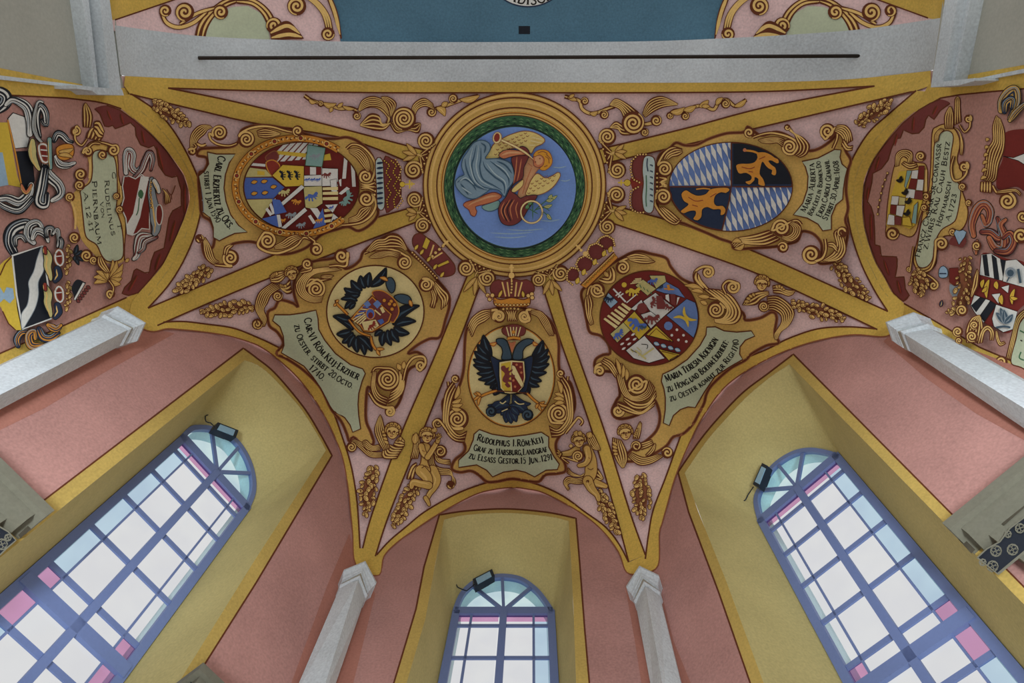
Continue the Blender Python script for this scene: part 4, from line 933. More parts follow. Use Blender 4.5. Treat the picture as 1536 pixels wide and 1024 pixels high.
A.disc(1255,740,36,'br'); A.disc(1255,740,30,'yel'); A.line([(1285,740),(1400,735)], 2.2, 'yel'); A.line([(1340,690),(1340,790)], 2.2, 'yel'); A.line([(1365,712),(1365,765)], 1.8, 'yel'); A.done()

# ---------------------------------------------------------------- 2: upper right
T_ = Thing('cartouche', VAULT, (1100,280), 'upper right cartouche with lions and blue-white lozenges quartered in an oval', 'cartouche', 'painted cartouches of the apse vault', z=.009)
A = T_.art('frame')
A.fill([(986,250),(990,232),(1005,222),(1014,214),(1028,218),(1045,217),(1064,208),(1090,200),(1116,198),(1121,190),(1130,196),(1142,203),(1165,198),(1186,206),(1204,220),(1213,226),(1226,224),(1240,216),(1252,205),(1254,196),(1263,200),(1268,225),(1276,240),(1272,256),(1269,285),(1272,312),(1268,330),(1272,345),(1268,370),(1262,386),(1246,394),(1228,394),(1232,380),(1232,365),(1222,352),(1210,347),(1202,348),(1196,361),(1180,366),(1160,370),(1130,372),(1102,373),(1097,364),(1080,358),(1062,350),(1040,341),(1022,334),(1008,334),(990,320),(986,300)], FR, line='br', w=2.2); A.done()
A = T_.art('inscription_panel'); A.fill([(1203,242),(1227,237),(1252,224),(1261.6,225),(1260,236),(1263,246),(1271,253),(1267.5,267),(1265,284),(1264,299),(1254,307),(1247,324),(1247,344),(1234,346),(1227,336),(1211,327),(1190,322),(1204,305),(1211,284),(1212,264),(1208,250)], 'green', False, 'br', 1.8); A.done()
A = T_.art('lettering'); A.text('Maria Alberta', [(1208,319),(1218,297),(1223,270),(1221,244)], 8.5); A.text('Böh:Ertz.in Bohmen:Do', [(1217,324),(1228,302),(1234,270),(1230,241)], 7); A.text('Erzh.Caroli Gemahl', [(1231,326),(1240,304),(1246.5,268),(1243,239)], 8); A.text('Stirbt.30.April:1608', [(1240,331),(1251,306),(1259,270),(1257,240)], 8); A.done()
A = T_.art('shield'); OV = ell(1096,280,92,66,n=60); A.raw(ell(1096,280,93.5,67.5,n=60), 'br'); A.raw(OV, 'blue'); mx, my = 1097, 280
for q, b in ((((1004,200),(1097,200),(1097,278),(1004,278)), 0), (((1097,281),(1200,281),(1200,350),(1083,350)), 1)):
    cl = clip(list(q), OV)
    for i in range(-6, 16):
        for j in range(-2, 6):
            x = (1010 if not b else 1090)+i*8.4+j*10; y = (250 if not b else 300)-i*3.6+j*29-29
            r = clip([(x-5,y-15),(x+3.2,y-1.5),(x+5,y+15),(x-3.2,y+1.5)], cl)
            if len(r) > 2: A.raw(r, 'white')
cell(A, OV, [(1097,200),(1200,200),(1200,280),(1097,280)], 'navy', 'br', 2.0); cell(A, OV, [(1100,215),(1200,215),(1200,276),(1100,276)], 'blk')
cell(A, OV, [(1000,280),(1097,280),(1094,300),(1083,345),(1000,345)], 'navy', 'br', 2.0)
A.at(1080,180,K7)
A.fill([(185,520),(240,500),(330,500),(400,480),(430,430),(420,390),(440,370),(520,370),(590,400),(630,430),(670,450),(680,490),(650,500),(600,470),(560,470),(590,510),(640,550),(650,610),(630,640),(590,620),(600,580),(560,560),(520,520),(490,480),(470,540),(460,620),(500,680),(520,750),(490,760),(440,740),(440,680),(400,660),(400,690),(350,740),(320,740),(290,710),(350,690),(360,650),(300,610),(230,620),(200,590)], 'org', line='blk', w=.8)
A.line([(440,385),(380,360),(290,350)], 3, 'org'); A.disc(285,345,22,'skinr')
for q in ([(250,540),(340,560),(400,540)], [(330,590),(380,600)], [(450,450),(520,420)]): A.line(q, 1.1, 'cred')
A.at(920,190,K8)
A.fill([(870,860),(930,810),(1000,850),(1080,880),(1180,860),(1240,800),(1340,780),(1460,780),(1490,810),(1440,850),(1380,840),(1310,880),(1290,960),(1320,1010),(1400,1010),(1440,1060),(1420,1120),(1370,1130),(1370,1060),(1280,1060),(1200,1030),(1140,1060),(1130,1150),(1080,1200),(1020,1180),(1050,1130),(1050,1080),(980,1080),(900,1110),(860,1080),(920,1030),(960,990),(900,950)], 'org', line='blk', w=.8)
for q in ([(960,900),(1050,950),(1150,940)], [(1240,900),(1320,850)], [(1010,1000),(1080,1020)]): A.line(q, 1.1, 'cred')
A.line([(1060,800),(1160,790),(1240,800)], 2, 'org'); A.done()
A = scr().at(920,190,K8); A.vol(655,540,95,2.2,-150,[(880,300),(760,270),(660,330),(590,440)]); A.comb([(640,420),(680,340),(780,280),(870,290)], [(700,420),(760,380),(830,370),(885,330)], 3); A.done()
A = scr().at(920,190,K8); A.vol(640,895,100,2.2,160,[(860,1180),(800,1240),(700,1200),(600,1100),(530,980),(535,880)]); A.comb([(580,1040),(680,1160),(780,1230)], [(650,1030),(740,1090),(850,1190)], 3); A.done()
A = T_.art('clasp').at(920,190,K8); beads(A, [(560,600),(560,720),(560,820)], 5, 1.6); A.comb([(590,620),(690,650),(600,700),(690,740)], [(590,800),(640,770),(620,760),(690,780)], 3); A.done()
A = scr().at(1080,180,K7); A.vol(800,310,88,2.2,60,[(380,200),(500,160),(620,150),(780,190),(880,250),(890,320)]); A.vol(335,145,55,1.5,60); A.comb([(440,230),(560,200),(680,200),(740,220)], [(480,260),(580,270),(660,260),(720,310)], 4); A.comb([(760,80),(820,140),(950,200),(1030,290),(1000,390),(920,430)], [(800,70),(860,170),(880,230),(910,300),(900,360),(860,400)], 3); A.vol(775,85,30,1,0); A.done()
A = scr().at(1080,180,K7); A.vol(1240,130,85,2.0,100,[(1300,330),(1350,200),(1330,90)]); A.comb([(1350,60),(1440,60),(1500,120),(1530,230)], [(1320,130),(1390,180),(1420,250),(1400,310)], 5); A.comb([(1400,280),(1450,350),(1520,350)], [(1430,220),(1480,300),(1530,290)], 2); A.done()
A = scr().at(1080,280,K7); A.vol(705,470,95,2.2,-200,[(940,440),(860,390)]); A.comb([(830,400),(930,460),(910,570),(820,630),(710,600)], [(800,430),(840,480),(820,540),(760,570),(720,560)], 4); A.comb([(130,650),(210,590),(320,570),(440,540),(560,500)], [(180,710),(260,660),(400,670),(540,670),(690,610)], 4); A.vol(725,695,58,1.5,200); A.leaf((250,640),(140,640),50,.2); A.leaf((280,660),(165,710),45,-.2); A.done()
A = scr().at(1080,280,K7); A.vol(1050,780,100,2,60,[(1210,600),(1220,720),(1180,820),(1100,860)]); A.comb([(1180,850),(1300,760),(1340,660),(1310,530),(1360,490)], [(1250,860),(1380,840),(1450,740),(1430,600),(1410,530)], 4); A.vol(1410,520,55,1.3,120); A.comb([(1240,650),(1300,640),(1350,700)], [(1250,690),(1300,700),(1350,760)], 2); A.done()
A = T_.art('crown').at(840,130,.1953); A.fill([(645,530),(600,525),(562,570),(555,640),(580,710),(640,740)], 'maroon', line='br'); A.fill([(640,755),(575,780),(552,850),(560,930),(600,960),(640,960)], 'maroon', line='br'); A.fill([(540,700),(600,710),(640,745),(600,770),(560,790)], 'cred')
A.fill([(645,545),(690,530),(730,570),(725,740),(715,950),(650,955),(630,850),(640,740),(632,640)], 'erm', line='br')
for y in range(600,920,46): A.line([(690,y),(710,y+4),(706,y+12)], 1.6, 'navy')
A.line([(672,550),(668,600),(676,650)], 1.6, 'navy'); A.line([(662,680),(664,780),(660,860),(664,920)], 1.4, 'grn')
beads(A, [(660,520),(600,520),(550,570),(540,640),(560,710),(610,735)], 16, 1.3); beads(A, [(600,770),(545,800),(535,870),(545,940),(600,968),(640,965)], 15, 1.3)
A.disc(517,738,30,'br'); A.disc(517,738,25,'yel'); A.line([(495,738),(445,736)], 2.4, 'yel'); A.line([(470,715),(470,760)], 2.0, 'yel'); A.done()

# ---------------------------------------------------------------- eagle painter
def wingset(A, root, tips, w=6.5):
    for t, m in tips:
        A.leaf(root, t, w*9, m, 'blk', 'ink', 'slate')
# ---------------------------------------------------------------- 3: lower left
T_ = Thing('cartouche', VAULT, (560,465), 'lower left cartouche with a tilted black double eagle on a cream oval', 'cartouche', 'painted cartouches of the apse vault', z=.009)
A = T_.art('frame')
A.fill([(402,468),(412,462),(420,450),(440,455),(447,460),(441,440),(442,420),(452,402),(470,392),(500,387),(515,378),(523,386),(516,402),(528,400),(540,390),(545,378),(560,366),(585,352),(600,356),(613,376),(640,400),(656,420),(672,440),(674,458),(668,480),(660,505),(644,508),(625,518),(612,530),(626,528),(638,538),(636,552),(625,548),(612,556),(606,580),(600,600),(592,612),(582,614),(570,602),(560,590),(552,580),(549,600),(549,630),(556,648),(560,665),(545,668),(530,655),(524,662),(520,650),(512,632),(500,618),(494,608),(480,580),(455,555),(430,538),(415,530),(425,515),(416,498),(404,488)], FR, line='br', w=2.2); A.done()
A = T_.art('inscription_panel'); A.fill([(412,472),(435,472),(456,469),(474,465),(477,478),(478,494),(487,510),(503,530),(526,547),(544,553),(548,560),(543,572),(538,590),(537,606),(538,622),(541,643),(529,648),(525,637),(517,626),(500,616),(495,609),(481,582),(470,566),(456,549),(437.5,538),(422,529),(426,518),(425,504),(420,490),(409,481)], 'green', False, 'br', 1.8); A.done()
A = T_.art('lettering'); A.text('Car:VI Röm.Keij:Erzher', [(456,478),(462,502),(474,523),(490,541),(512,557),(537,570)], 10.5); A.text('zu Oester. stirbt 20.Octo.', [(441,488),(448,512),(464,536),(486,555),(505,571),(529,583)], 9); A.text('1740.', [(463,553),(473,562),(485,572)], 9); A.done()
A = T_.art('field'); OV = ell(563,467,72,68,.0,60); A.raw(ell(563,467,74,70,.0,60), 'br'); A.raw(OV, 'cream'); A.done()
A = T_.art('eagle').at(400,350,K8)
for b, t, w_, bd in (((1330,680),(1530,440),120,.12), ((1300,690),(1320,500),110,-.1), ((1260,700),(1200,540),100,-.1), ((1220,730),(1080,600),100,-.12), ((1200,760),(990,700),100,-.15), ((1190,790),(1000,780),80,-.1), ((1160,860),(950,840),70,.1), ((1140,890),(1000,960),80,.15), ((1130,900),(1060,970),60,.1)): A.leaf(b, t, w_, bd, 'blk', 'ink', 'slate')
A.at(480,440,K7)
for b, t, w_, bd in (((840,360),(1145,140),110,-.15), ((860,370),(1105,320),90,-.1), ((850,390),(1030,460),90,.12), ((820,410),(910,560),90,.1), ((780,420),(820,600),80,.1), ((740,440),(715,605),80,.05), ((720,430),(630,490),60,.1), ((380,410),(150,260),110,.15), ((380,420),(260,320),70,.1), ((360,430),(190,470),90,-.1), ((380,450),(255,570),90,-.1), ((400,480),(330,620),80,.05), ((420,500),(430,680),90,.05), ((450,520),(515,710),80,-.1), ((430,490),(600,665),90,-.1)): A.leaf(b, t, w_, bd, 'blk', 'ink', 'slate')
A.fill([(600,-10),(720,-30),(860,70),(910,200),(870,300),(820,330),(700,150)], 'maroon', line='org')
A.at(530,340,K8)
A.fill([(430,660),(490,650),(535,720),(530,810),(490,850),(440,800),(415,720)], 'slate', line='ink'); A.fill([(520,890),(600,860),(700,880),(745,940),(720,990),(620,980),(545,930)], 'slate', line='ink'); A.leaf((440,690),(340,650),40,.1,'org'); A.leaf((720,940),(750,1020),40,0,'org')
A.done()
A = T_.art('shield').at(480,440,K7)
A.fill([(350,290),(600,25),(830,235),(800,330),(600,450),(500,440),(460,380)], 'org', False, 'br', 1.8); A.fill([(375,290),(600,50),(810,240),(780,320),(600,430),(510,425),(475,370)], 'maroon', False)
for i in range(6):
    a = (400+i*24, 320-i*6); b = (500+i*14, 230-i*28); A._rib(A.tr([(380+i*22,300-i*42+i*12),(470+i*20,250-i*30+i*14)]), 1.6, 'blu2' if i % 2 else 'cream')
for p, c in (([(500,120),(550,80),(590,130),(540,165)], 'blue'), ([(610,120),(660,75),(710,120),(660,175)], 'blue'), ([(690,170),(720,150),(750,210),(720,230)], 'cream'), ([(660,310),(720,290),(740,330),(700,360)], 'blu2'), ([(480,330),(640,300),(680,370),(600,430),(510,420)], 'cream')): A.fill(p, c, False)
for i in range(3): A._rib(A.tr([(395+i*30,330+i*12),(520+i*6,235+i*22)]), 2.0, 'cream')
A.raw(ell(*A.tr([(580,235)])[0], 7.4, 9), 'org'); A.raw(ell(*A.tr([(580,235)])[0], 6.2, 7.6), 'blu2'); A.raw(ell(*A.tr([(582,252)])[0], 4, 5), 'crim'); beast(A, 600, 370, 85, -.4, 'cred'); A.line([(630,190),(700,250)], 2, 'cream')
for x, y in ((740,80),(820,90),(860,130),(830,180),(800,120)): A.disc(x,y,26,'br'); A.disc(x,y,20,'org')
A.done()
A = T_.art('claws').at(400,350,K8); A.strand([(890,850),(900,900),(960,960),(1040,1040)], 3, 1, col='org'); A.leaf((890,900),(860,930),30,0,'org'); A.leaf((890,880),(920,850),30,0,'org'); A.at(480,440,K7); A.strand([(585,490),(600,570),(640,640),(700,660)], 3, 1, col='org'); A.leaf((650,640),(740,640),30,0,'org'); A.leaf((650,650),(690,715),30,0,'org'); A.strand([(330,300),(450,440),(585,490)], 2.4, 1, col='org'); A.done()
A = scr().at(400,350,K8); A.vol(630,710,118,2.6,-90,[(830,570),(700,600),(560,590),(500,680)]); A.comb([(700,880),(560,880),(420,800),(370,680),(400,600),(520,480),(700,440),(860,420)], [(720,800),(600,810),(510,740),(500,650),(560,560),(640,510),(760,490),(960,470)], 5); A.vol(960,290,85,1.7,-30,[(800,420),(900,410),(1020,410)]); A.vol(520,390,62,1.6,40,[(440,500),(560,470)]); A.comb([(700,540),(800,530),(860,540)], [(700,570),(780,580),(830,560)], 2); A.done()
A = scr().at(530,340,K8); A.vol(655,455,88,2.2,-80,[(140,340),(250,300),(420,280),(560,310)]); A.comb([(200,390),(300,330),(440,310),(600,330)], [(230,400),(340,400),(470,370),(580,400)], 5); A.comb([(160,310),(280,170),(400,150),(470,100),(600,130),(690,290)], [(220,320),(330,270),(450,270),(530,270),(620,270),(660,310)], 4); A.done()
A = scr().at(530,340,K8); A.vol(930,740,85,2.2,-120,[(990,1030),(1060,940),(1050,820),(1010,700)]); A.comb([(1050,700),(1140,790),(1220,870),(1200,990)], [(1040,760),(1090,880),(1130,960),(1120,1060)], 3); A.comb([(1020,800),(1060,900),(1040,1040)], [(990,820),(1010,920),(980,1020)], 2); A.done()
A = scr().at(480,440,K7); A.vol(780,985,128,3.2,-100,[(600,920),(640,860)]); A.comb([(610,900),(590,1080),(640,1220),(760,1290)], [(650,900),(640,1060),(690,1160),(780,1200)], 3); A.comb([(980,1000),(960,1120),(900,1200),(780,1270)], [(910,880),(920,1000),(890,1080),(820,1130)], 4); A.vol(1160,830,55,1.5,90,[(960,1000),(1000,840),(1080,740),(1190,730),(1215,800)], 3.0); A.leaf((930,880),(890,810),50,0); A.leaf((960,870),(970,780),46,0); A.done()
A = scr().at(400,560,K7); A.vol(1420,440,52,1.6,-50,[(1180,220),(1260,340),(1360,390),(1450,390)], 3.4); A.done()
A = T_.art('crown').at(530,340,K8)
A.fill([(755,170),(790,100),(870,85),(930,130),(1040,200),(1130,290),(1230,400),(1300,500),(1290,600),(1180,640),(1090,620),(1010,520),(900,400),(780,270)], 'maroon', line='br')
for p in ([(930,130),(985,180),(940,290),(880,260)], [(1070,490),(1210,425),(1230,460),(1090,520)]): A.fill(p, 'yel', False, 'br', 1)
A.line([(1030,230),(980,380)], 2.4, 'gl'); A.line([(1140,330),(1010,410)], 2.4, 'gl'); beads(A, [(1010,380),(1050,335),(1100,290),(1150,245)], 4, 2.3)
A.fill([(735,330),(765,315),(1085,650),(1060,665)], 'org', False, 'br', 1.6); beads(A, [(755,330),(1070,655)], 13, 1.3)
for x, y in ((800,270),(870,330),(960,420),(1040,520),(1130,620)): A.leaf((x-15,y+25),(x+30,y-40),34,0,'yel')
A.line([(1150,235),(1215,180)], 3, 'gl'); A.line([(1160,175),(1215,230)], 2.4, 'gl'); A.done()

# ---------------------------------------------------------------- 4: lower right
T_ = Thing('cartouche', VAULT, (975,475), 'lower right cartouche with a diagonal many-quartered shield in an oval', 'cartouche', 'painted cartouches of the apse vault', z=.009)
A = T_.art('frame')
A.fill([(876,460),(872,440),(880,428),(905,405),(930,388),(955,377),(978,381),(999,387),(1006,400),(1020,416),(1035,424),(1046,428),(1070,440),(1090,450),(1115,470),(1118,480),(1140,477),(1158,468),(1165,476),(1162,500),(1168,514),(1150,518),(1128,530),(1118,540),(1095,553),(1070,575),(1060,590),(1056,605),(1048,620),(1040,635),(1025,650),(1010,655),(1000,668),(985,678),(960,690),(935,690),(950,672),(968,662),(985,645),(990,625),(985,605),(978,600),(960,620),(930,628),(918,618),(925,600),(930,590),(922,560),(895,555),(893,540),(905,532),(915,530),(912,515),(900,503),(885,498),(880,480)], FR, line='br', w=2.2); A.done()
A = T_.art('inscription_panel'); A.fill([(1060,490.5),(1073,490),(1086,496),(1105,498),(1127,496),(1132,504),(1118,510),(1110,520),(1109.5,531),(1114,539),(1093,551),(1072,565),(1057,587),(1043,611),(1032,610),(1020.6,614),(1010,623),(1004,638),(995,634),(998,614),(998,596),(996,583),(992,571.6),(994,561),(1009,554),(1031,539),(1050,518),(1059,502)], 'green', False, 'br', 1.8); A.done()
A = T_.art('lettering'); A.text('Maria Teresia Koenigin', [(1000,573),(1024,562),(1048,546),(1066,527),(1078,509)], 10.5); A.text('zu Hong.und Boehm:Erzhert:', [(1002,588),(1030,577),(1058,558),(1079,537),(1094,512)], 9.5); A.text('zu Oester kommt zur Regi:1740', [(1006,602),(1032,592),(1058,576),(1084,554),(1106,524),(1107,508)], 8.5); A.done()
A = T_.art('shield'); OV = ell(974,477,73,70,n=60); A.raw(ell(974,477,75,72,n=60), 'br'); A.raw(OV, 'crim'); A.at(880,420,K8)
for p, c in (([(620,70),(780,200),(890,110),(720,-10)], 'ygreen'), ([(800,-60),(890,110),(1020,20),(1000,-60)], 'ygreen'), ([(880,130),(1020,20),(1180,110),(1260,230),(1140,190),(1000,170)], 'blue'), ([(720,270),(880,160),(1120,350),(950,500),(820,410)], 'white'), ([(1020,450),(1280,240),(1420,300),(1440,560),(1370,740)], 'blue'),
    ([(215,250),(265,150),(400,280),(310,360)], 'lbl'), ([(470,540),(610,400),(810,620),(670,760)], 'yel'), ([(300,690),(470,540),(560,640),(390,800)], 'ygreen'), ([(690,440),(820,400),(950,500),(820,620)], 'white'), ([(500,900),(740,710),(1000,1000),(800,1060),(600,1000)], 'white'), ([(760,700),(890,580),(1110,790)], 'yel'), ([(920,880),(1200,950),(1060,1040)], 'yel'), ([(560,370),(700,250),(720,290),(620,390)], 'white')): cell(A, OV, p, c, 'ink', .9)
bars(A, OV, A.tr([(190,600)])[0], A.tr([(420,220)])[0], (A.tr([(440,800)])[0][0]+0, A.tr([(440,800)])[0][1]), 1, 'crim', 0)
for i in range(6):
    x, y = 215+i*42, 540-i*62 if i < 5 else 220; cell(A, OV, [(215+i*45,440-i*38+60),(235+i*45,440-i*38+40),(400+i*35,590-i*45),(370+i*35,620-i*45)], 'cream')
for i in range(4): cell(A, OV, [(560+i*20,40-i*2-i*18),(700,20-i*16),(700,30-i*16),(560+i*20,52-i*20)], 'cream')
A.line([(340,110),(500,280)], 2.4, 'white'); A.line([(370,200),(440,150)], 2.0, 'white'); A.line([(400,220),(470,170)], 2.0, 'white'); A.line([(510,290),(640,180)], 1.6, 'white'); beast(A, 600, 140, 130, .3, 'yel'); A.disc(480,60,34,'yel')
beast(A, 285, 240, 90, .5, 'navy'); beast(A, 830, 150, 90, .3, 'blu2') if 0 else None
for i in range(4): A.line([(680+i*45,60+i*30),(700+i*45,100+i*26)], 1.2, 'grn')
beast(A, 850, 10, 90, .2, 'blu2'); cell(A, OV, [(1070,180),(1135,180),(1140,330),(1080,300)], 'maroon'); cell(A, OV, [(1010,190),(1050,180),(1060,280),(1010,240)], 'white'); cell(A, OV, [(1160,220),(1190,220),(1150,320)], 'white'); A.line([(1040,60),(1060,130)], 4, 'org'); A.line([(990,110),(1120,120)], 2, 'org'); beast(A, 950, 90, 50, 0, 'navy')
A.fill([(890,200),(960,200),(1010,300),(1000,370),(900,370)], 'maroon', False); beast(A, 850, 280, 100, -.9, 'maroon'); beast(A, 1040, 340, 90, .9, 'maroon'); A.raw(ell(*A.tr([(710,360)])[0], 8, 8), 'maroon'); beast(A, 840, 490, 140, .3, 'maroon')
A.disc(1045,585,56,'blue'); 
for x, y in ((1155,635),(1090,705),(1240,705),(1175,765),(1275,785)): A.disc(x,y,18,'white')
A.line([(1110,480),(1200,470),(1280,520),(1300,600)], 4.2, 'yel', taper=(.2,.2)); A.line([(1250,340),(1250,430),(1310,500),(1410,510)], 4.2, 'yel', taper=(.2,.2))
beast(A, 650, 560, 170, .9, 'blu2'); beast(A, 410, 690, 110, -.3, 'blu2'); beast(A, 720, 600, 70, .6, 'slate')
for i in range(3):
    for j in range(2): A.leaf((430+i*70+j*20,830-i*60+j*60),(480+i*70+j*20,800-i*60+j*60),26,0,'white','crim','white')
for q in ([(620,900),(760,1010)], [(700,980),(860,870)], [(560,880),(600,920)]): A.line(q, 2.6, 'ygreen')
A.line([(640,860),(700,920),(660,970)], 1.2, 'ygreen'); A.line([(700,820),(780,830),(770,880)], 1.2, 'ink'); A.line([(570,890),(640,930)], 1, 'ink'); A.line([(790,720),(890,620),(1080,780)], 1.2, 'br', False); A.line([(960,910),(1170,960),(1060,1020)], 1.2, 'br', False)
for i in range(4): A.leaf((860+i*90,800+i*26),(930+i*90,830+i*26),44,0,'lbl','navy','white')
A.done()
A = scr().at(840,340,K8); A.vol(805,520,82,2,-120,[(1130,470),(1090,420),(960,390),(850,410),(760,450)]); A.comb([(850,380),(960,340),(1080,360),(1130,390)], [(900,430),(1000,460),(1110,470),(1220,450)], 4); A.done()
A = scr().at(840,340,K8); A.vol(475,810,90,2.2,30,[(360,1050),(340,980),(350,870),(400,760)]); A.comb([(330,900),(310,1000),(350,1180),(390,1260)], [(380,860),(420,980),(400,1100),(430,1240)], 3); A.done()
A = T_.art('clasp').at(840,340,K8); A.strand([(500,680),(600,710),(680,690),(690,590),(660,520)], 3.4); A.strand([(540,660),(620,670),(650,620),(640,560)], 2.6); A.leaf((620,640),(560,570),50,0); A.done()
A = scr().at(980,380,K8); A.vol(800,720,100,2.4,-60,[(600,540),(740,570),(880,600),(930,700)]); A.comb([(790,880),(900,900),(1060,890),(1130,770),(1080,640),(1000,540),(880,470)], [(780,840),(880,830),(930,760),(930,680),(850,600),(740,530),(620,440)], 5); A.vol(700,240,66,1.7,-10,[(600,430),(530,330),(540,230),(640,170),(740,180)], 3.2); A.vol(1020,430,80,1.9,-30,[(930,520),(890,420),(960,350),(1070,380)], 3.2); A.comb([(620,440),(520,320),(540,230)], [(720,460),(620,350),(590,280)], 2)
for b, t, w_, bd in (((640,480),(400,410),60,.1), ((640,500),(480,480),50,.1), ((720,560),(570,545),50,0), ((690,650),(600,610),50,0)): A.leaf(b, t, w_, bd)
A.done()
A = scr().at(880,520,K8); A.vol(640,480,120,2.5,-20,[(470,250),(480,400),(540,560)]); A.comb([(370,200),(390,400),(470,620),(640,700),(800,650),(870,520)], [(460,220),(480,420),(550,600),(640,630),(760,560),(800,430)], 4); A.comb([(480,700),(600,790),(760,780),(890,640)], [(480,640),(640,720),(800,700),(880,560)], 2); A.vol(165,310,62,1.6,150,[(400,360),(330,250),(210,210),(120,250)], 3.2); A.comb([(230,140),(330,200),(400,330)], [(180,200),(280,270),(370,400)], 3); A.vol(405,820,80,1.9,-90,[(600,830),(500,760),(410,720)], 3.6); A.comb([(380,700),(520,760),(700,830),(880,680)], [(440,800),(560,850),(700,860),(860,760)], 2)
for b, t in (((430,360),(375,150)), ((460,400),(470,230)), ((510,430),(510,280))): A.leaf(b, t, 46, .05)
A.done()
A = T_.art('crown').at(840,340,K8)
for x, y, r in ((600,200,85),(460,320,95),(310,470,95),(160,610,75)): A.disc(x,y,r+12,'br'); A.disc(x,y,r,'maroon')
A.fill([(260,745),(690,325),(745,400),(340,790)], 'org', False, 'br', 2); A.line([(290,730),(690,345)], 1.4, 'gl'); beads(A, [(320,735),(700,365)], 12, .9, 'yel')
beads(A, [(700,240),(680,160),(600,110),(520,140),(480,190)], 13, 1.4); beads(A, [(540,250),(470,210),(380,240),(350,320),(380,390)], 13, 1.4); beads(A, [(400,410),(320,370),(240,410),(205,480),(240,560)], 13, 1.4); beads(A, [(230,540),(150,520),(90,580),(90,680),(160,740)], 13, 1.4)
for x, y in ((640,290),(560,340),(440,450),(300,580),(220,690)): A.leaf((x-10,y+40),(x+20,y-40),50,0,'yel'); A.disc(x+40,y+20,12,'gl')
A.disc(325,345,34,'gl'); A.disc(270,300,20,'gl'); A.line([(205,235),(260,280)], 2.6, 'gl'); A.line([(215,280),(250,230)], 2.2, 'gl'); A.done()

# ---------------------------------------------------------------- 5: centre
T_ = Thing('cartouche', VAULT, (767,565), 'middle cartouche with an upright black double eagle on a cream oval above the middle window', 'cartouche', 'painted cartouches of the apse vault', z=.009)
A = T_.art('frame')
A.fill([(765,458),(740,464),(720,470),(705,484),(699,498),(697,520),(696,550),(692,570),(686,585),(680,600),(672,596),(664,602),(667,625),(678,646),(690,655),(698,670),(694,680),(682,690),(678,703),(690,708),(706,706),(718,712),(730,722),(745,722),(768,718),(790,721),(808,722),(818,712),(836,710),(848,706),(846,692),(836,680),(834,664),(842,650),(850,640),(862,610),(858,580),(850,570),(846,590),(842,570),(838,545),(838,515),(832,492),(818,474),(795,465)], FR, line='br', w=2.2); A.done()
A = T_.art('inscription_panel'); A.fill([(719,644),(738,651),(764,655),(790,652),(812,648),(823,655),(823,670),(831,685),(839,696),(836,704),(819,705),(802,715),(788,708),(775,705),(755,708),(739,715),(730,705),(715,697),(688,701),(688,690),(703,676),(710,659),(711,651)], 'green', False, 'br', 1.8); A.done()
A = T_.art('lettering'); A.text('Rudolphus I.Röm:Keij', [(715,660),(740,667),(770,669),(795,668),(816,662)], 10); A.text('Graf zu Habsburg,Landgraf', [(710,675),(740,681),(775,682),(800,681),(822,677)], 9); A.text('zu Elsass Gestor.15 Juny.1291', [(703,687),(735,693),(770,695),(800,694),(830,689)], 9); A.done()
A = T_.art('field'); OV = ell(767,564,63,74,n=60); A.raw(ell(767,564,66,77,n=60), 'br'); A.raw(ell(767,564,64.5,75.5,n=60), 'org'); A.raw(OV, 'cream'); A.done()
A = T_.art('eagle').at(680,500,K8)
for b, t, w_, bd in (((480,330),(385,20),130,-.06), ((470,330),(310,140),110,-.05), ((470,350),(270,230),110,-.08), ((500,400),(255,330),100,-.1), ((520,430),(255,400),100,-.1), ((540,460),(300,510),80,-.12), ((560,500),(320,590),80,-.1), ((570,540),(400,650),80,-.1), ((580,600),(470,700),90,-.1),
                     ((1000,350),(1145,90),120,.1), ((1010,360),(1215,200),100,.08), ((1000,390),(1230,290),100,.1), ((980,420),(1225,390),100,.1), ((960,450),(1195,500),90,.12), ((950,520),(1130,610),90,.1), ((940,580),(1100,680),80,.1), ((600,640),(520,790),120,0), ((900,650),(960,790),120,0)): A.leaf(b, t, w_, bd, 'blk', 'ink', 'slate')
A.fill([(480,290),(590,340),(720,330),(890,330),(1010,290),(1010,420),(960,640),(900,760),(600,760),(560,640),(500,420)], 'navy', line='ink')
A.fill([(550,75),(620,62),(680,90),(710,160),(740,260),(740,330),(620,330),(630,240),(610,170),(560,130)], 'slate', line='ink'); A.fill([(1030,90),(960,65),(880,90),(810,150),(770,240),(765,330),(880,330),(890,230),(930,170),(1000,130)], 'slate', line='ink')
A.fill([(700,90),(740,120),(800,100),(770,200),(750,250),(720,150)], 'skinr'); A.leaf((550,120),(470,130),40,-.2,'org','cred'); A.leaf((1020,110),(1080,140),40,.2,'org','cred')
for b, t, w_, bd in (((720,780),(440,920),110,-.25), ((720,800),(440,1000),100,-.2), ((760,780),(990,900),110,.25), ((760,800),(1000,1010),100,.2)): A.leaf(b, t, w_, bd, 'navy', 'ink', 'slate')
A.at(660,600,K7)
for b, t, w_, bd in (((800,60),(560,150),90,.2), ((800,60),(1030,190),90,-.2), ((800,90),(700,170),70,0), ((800,100),(760,260),90,.05), ((800,100),(820,268),90,0), ((810,100),(880,250),80,-.05), ((820,80),(910,170),70,0)): A.leaf(b, t, w_, bd, 'navy', 'ink', 'slate')
A.vol(590,130,55,1.4,60,col='slate',dk='blk'); A.vol(1010,170,58,1.4,120,col='slate',dk='blk'); A.line([(690,20),(720,40),(760,10)], 1.6, 'cream'); A.line([(860,10),(910,45),(970,40)], 1.6, 'cream'); A.line([(710,130),(780,100)], 1.4, 'cream')
A.done()
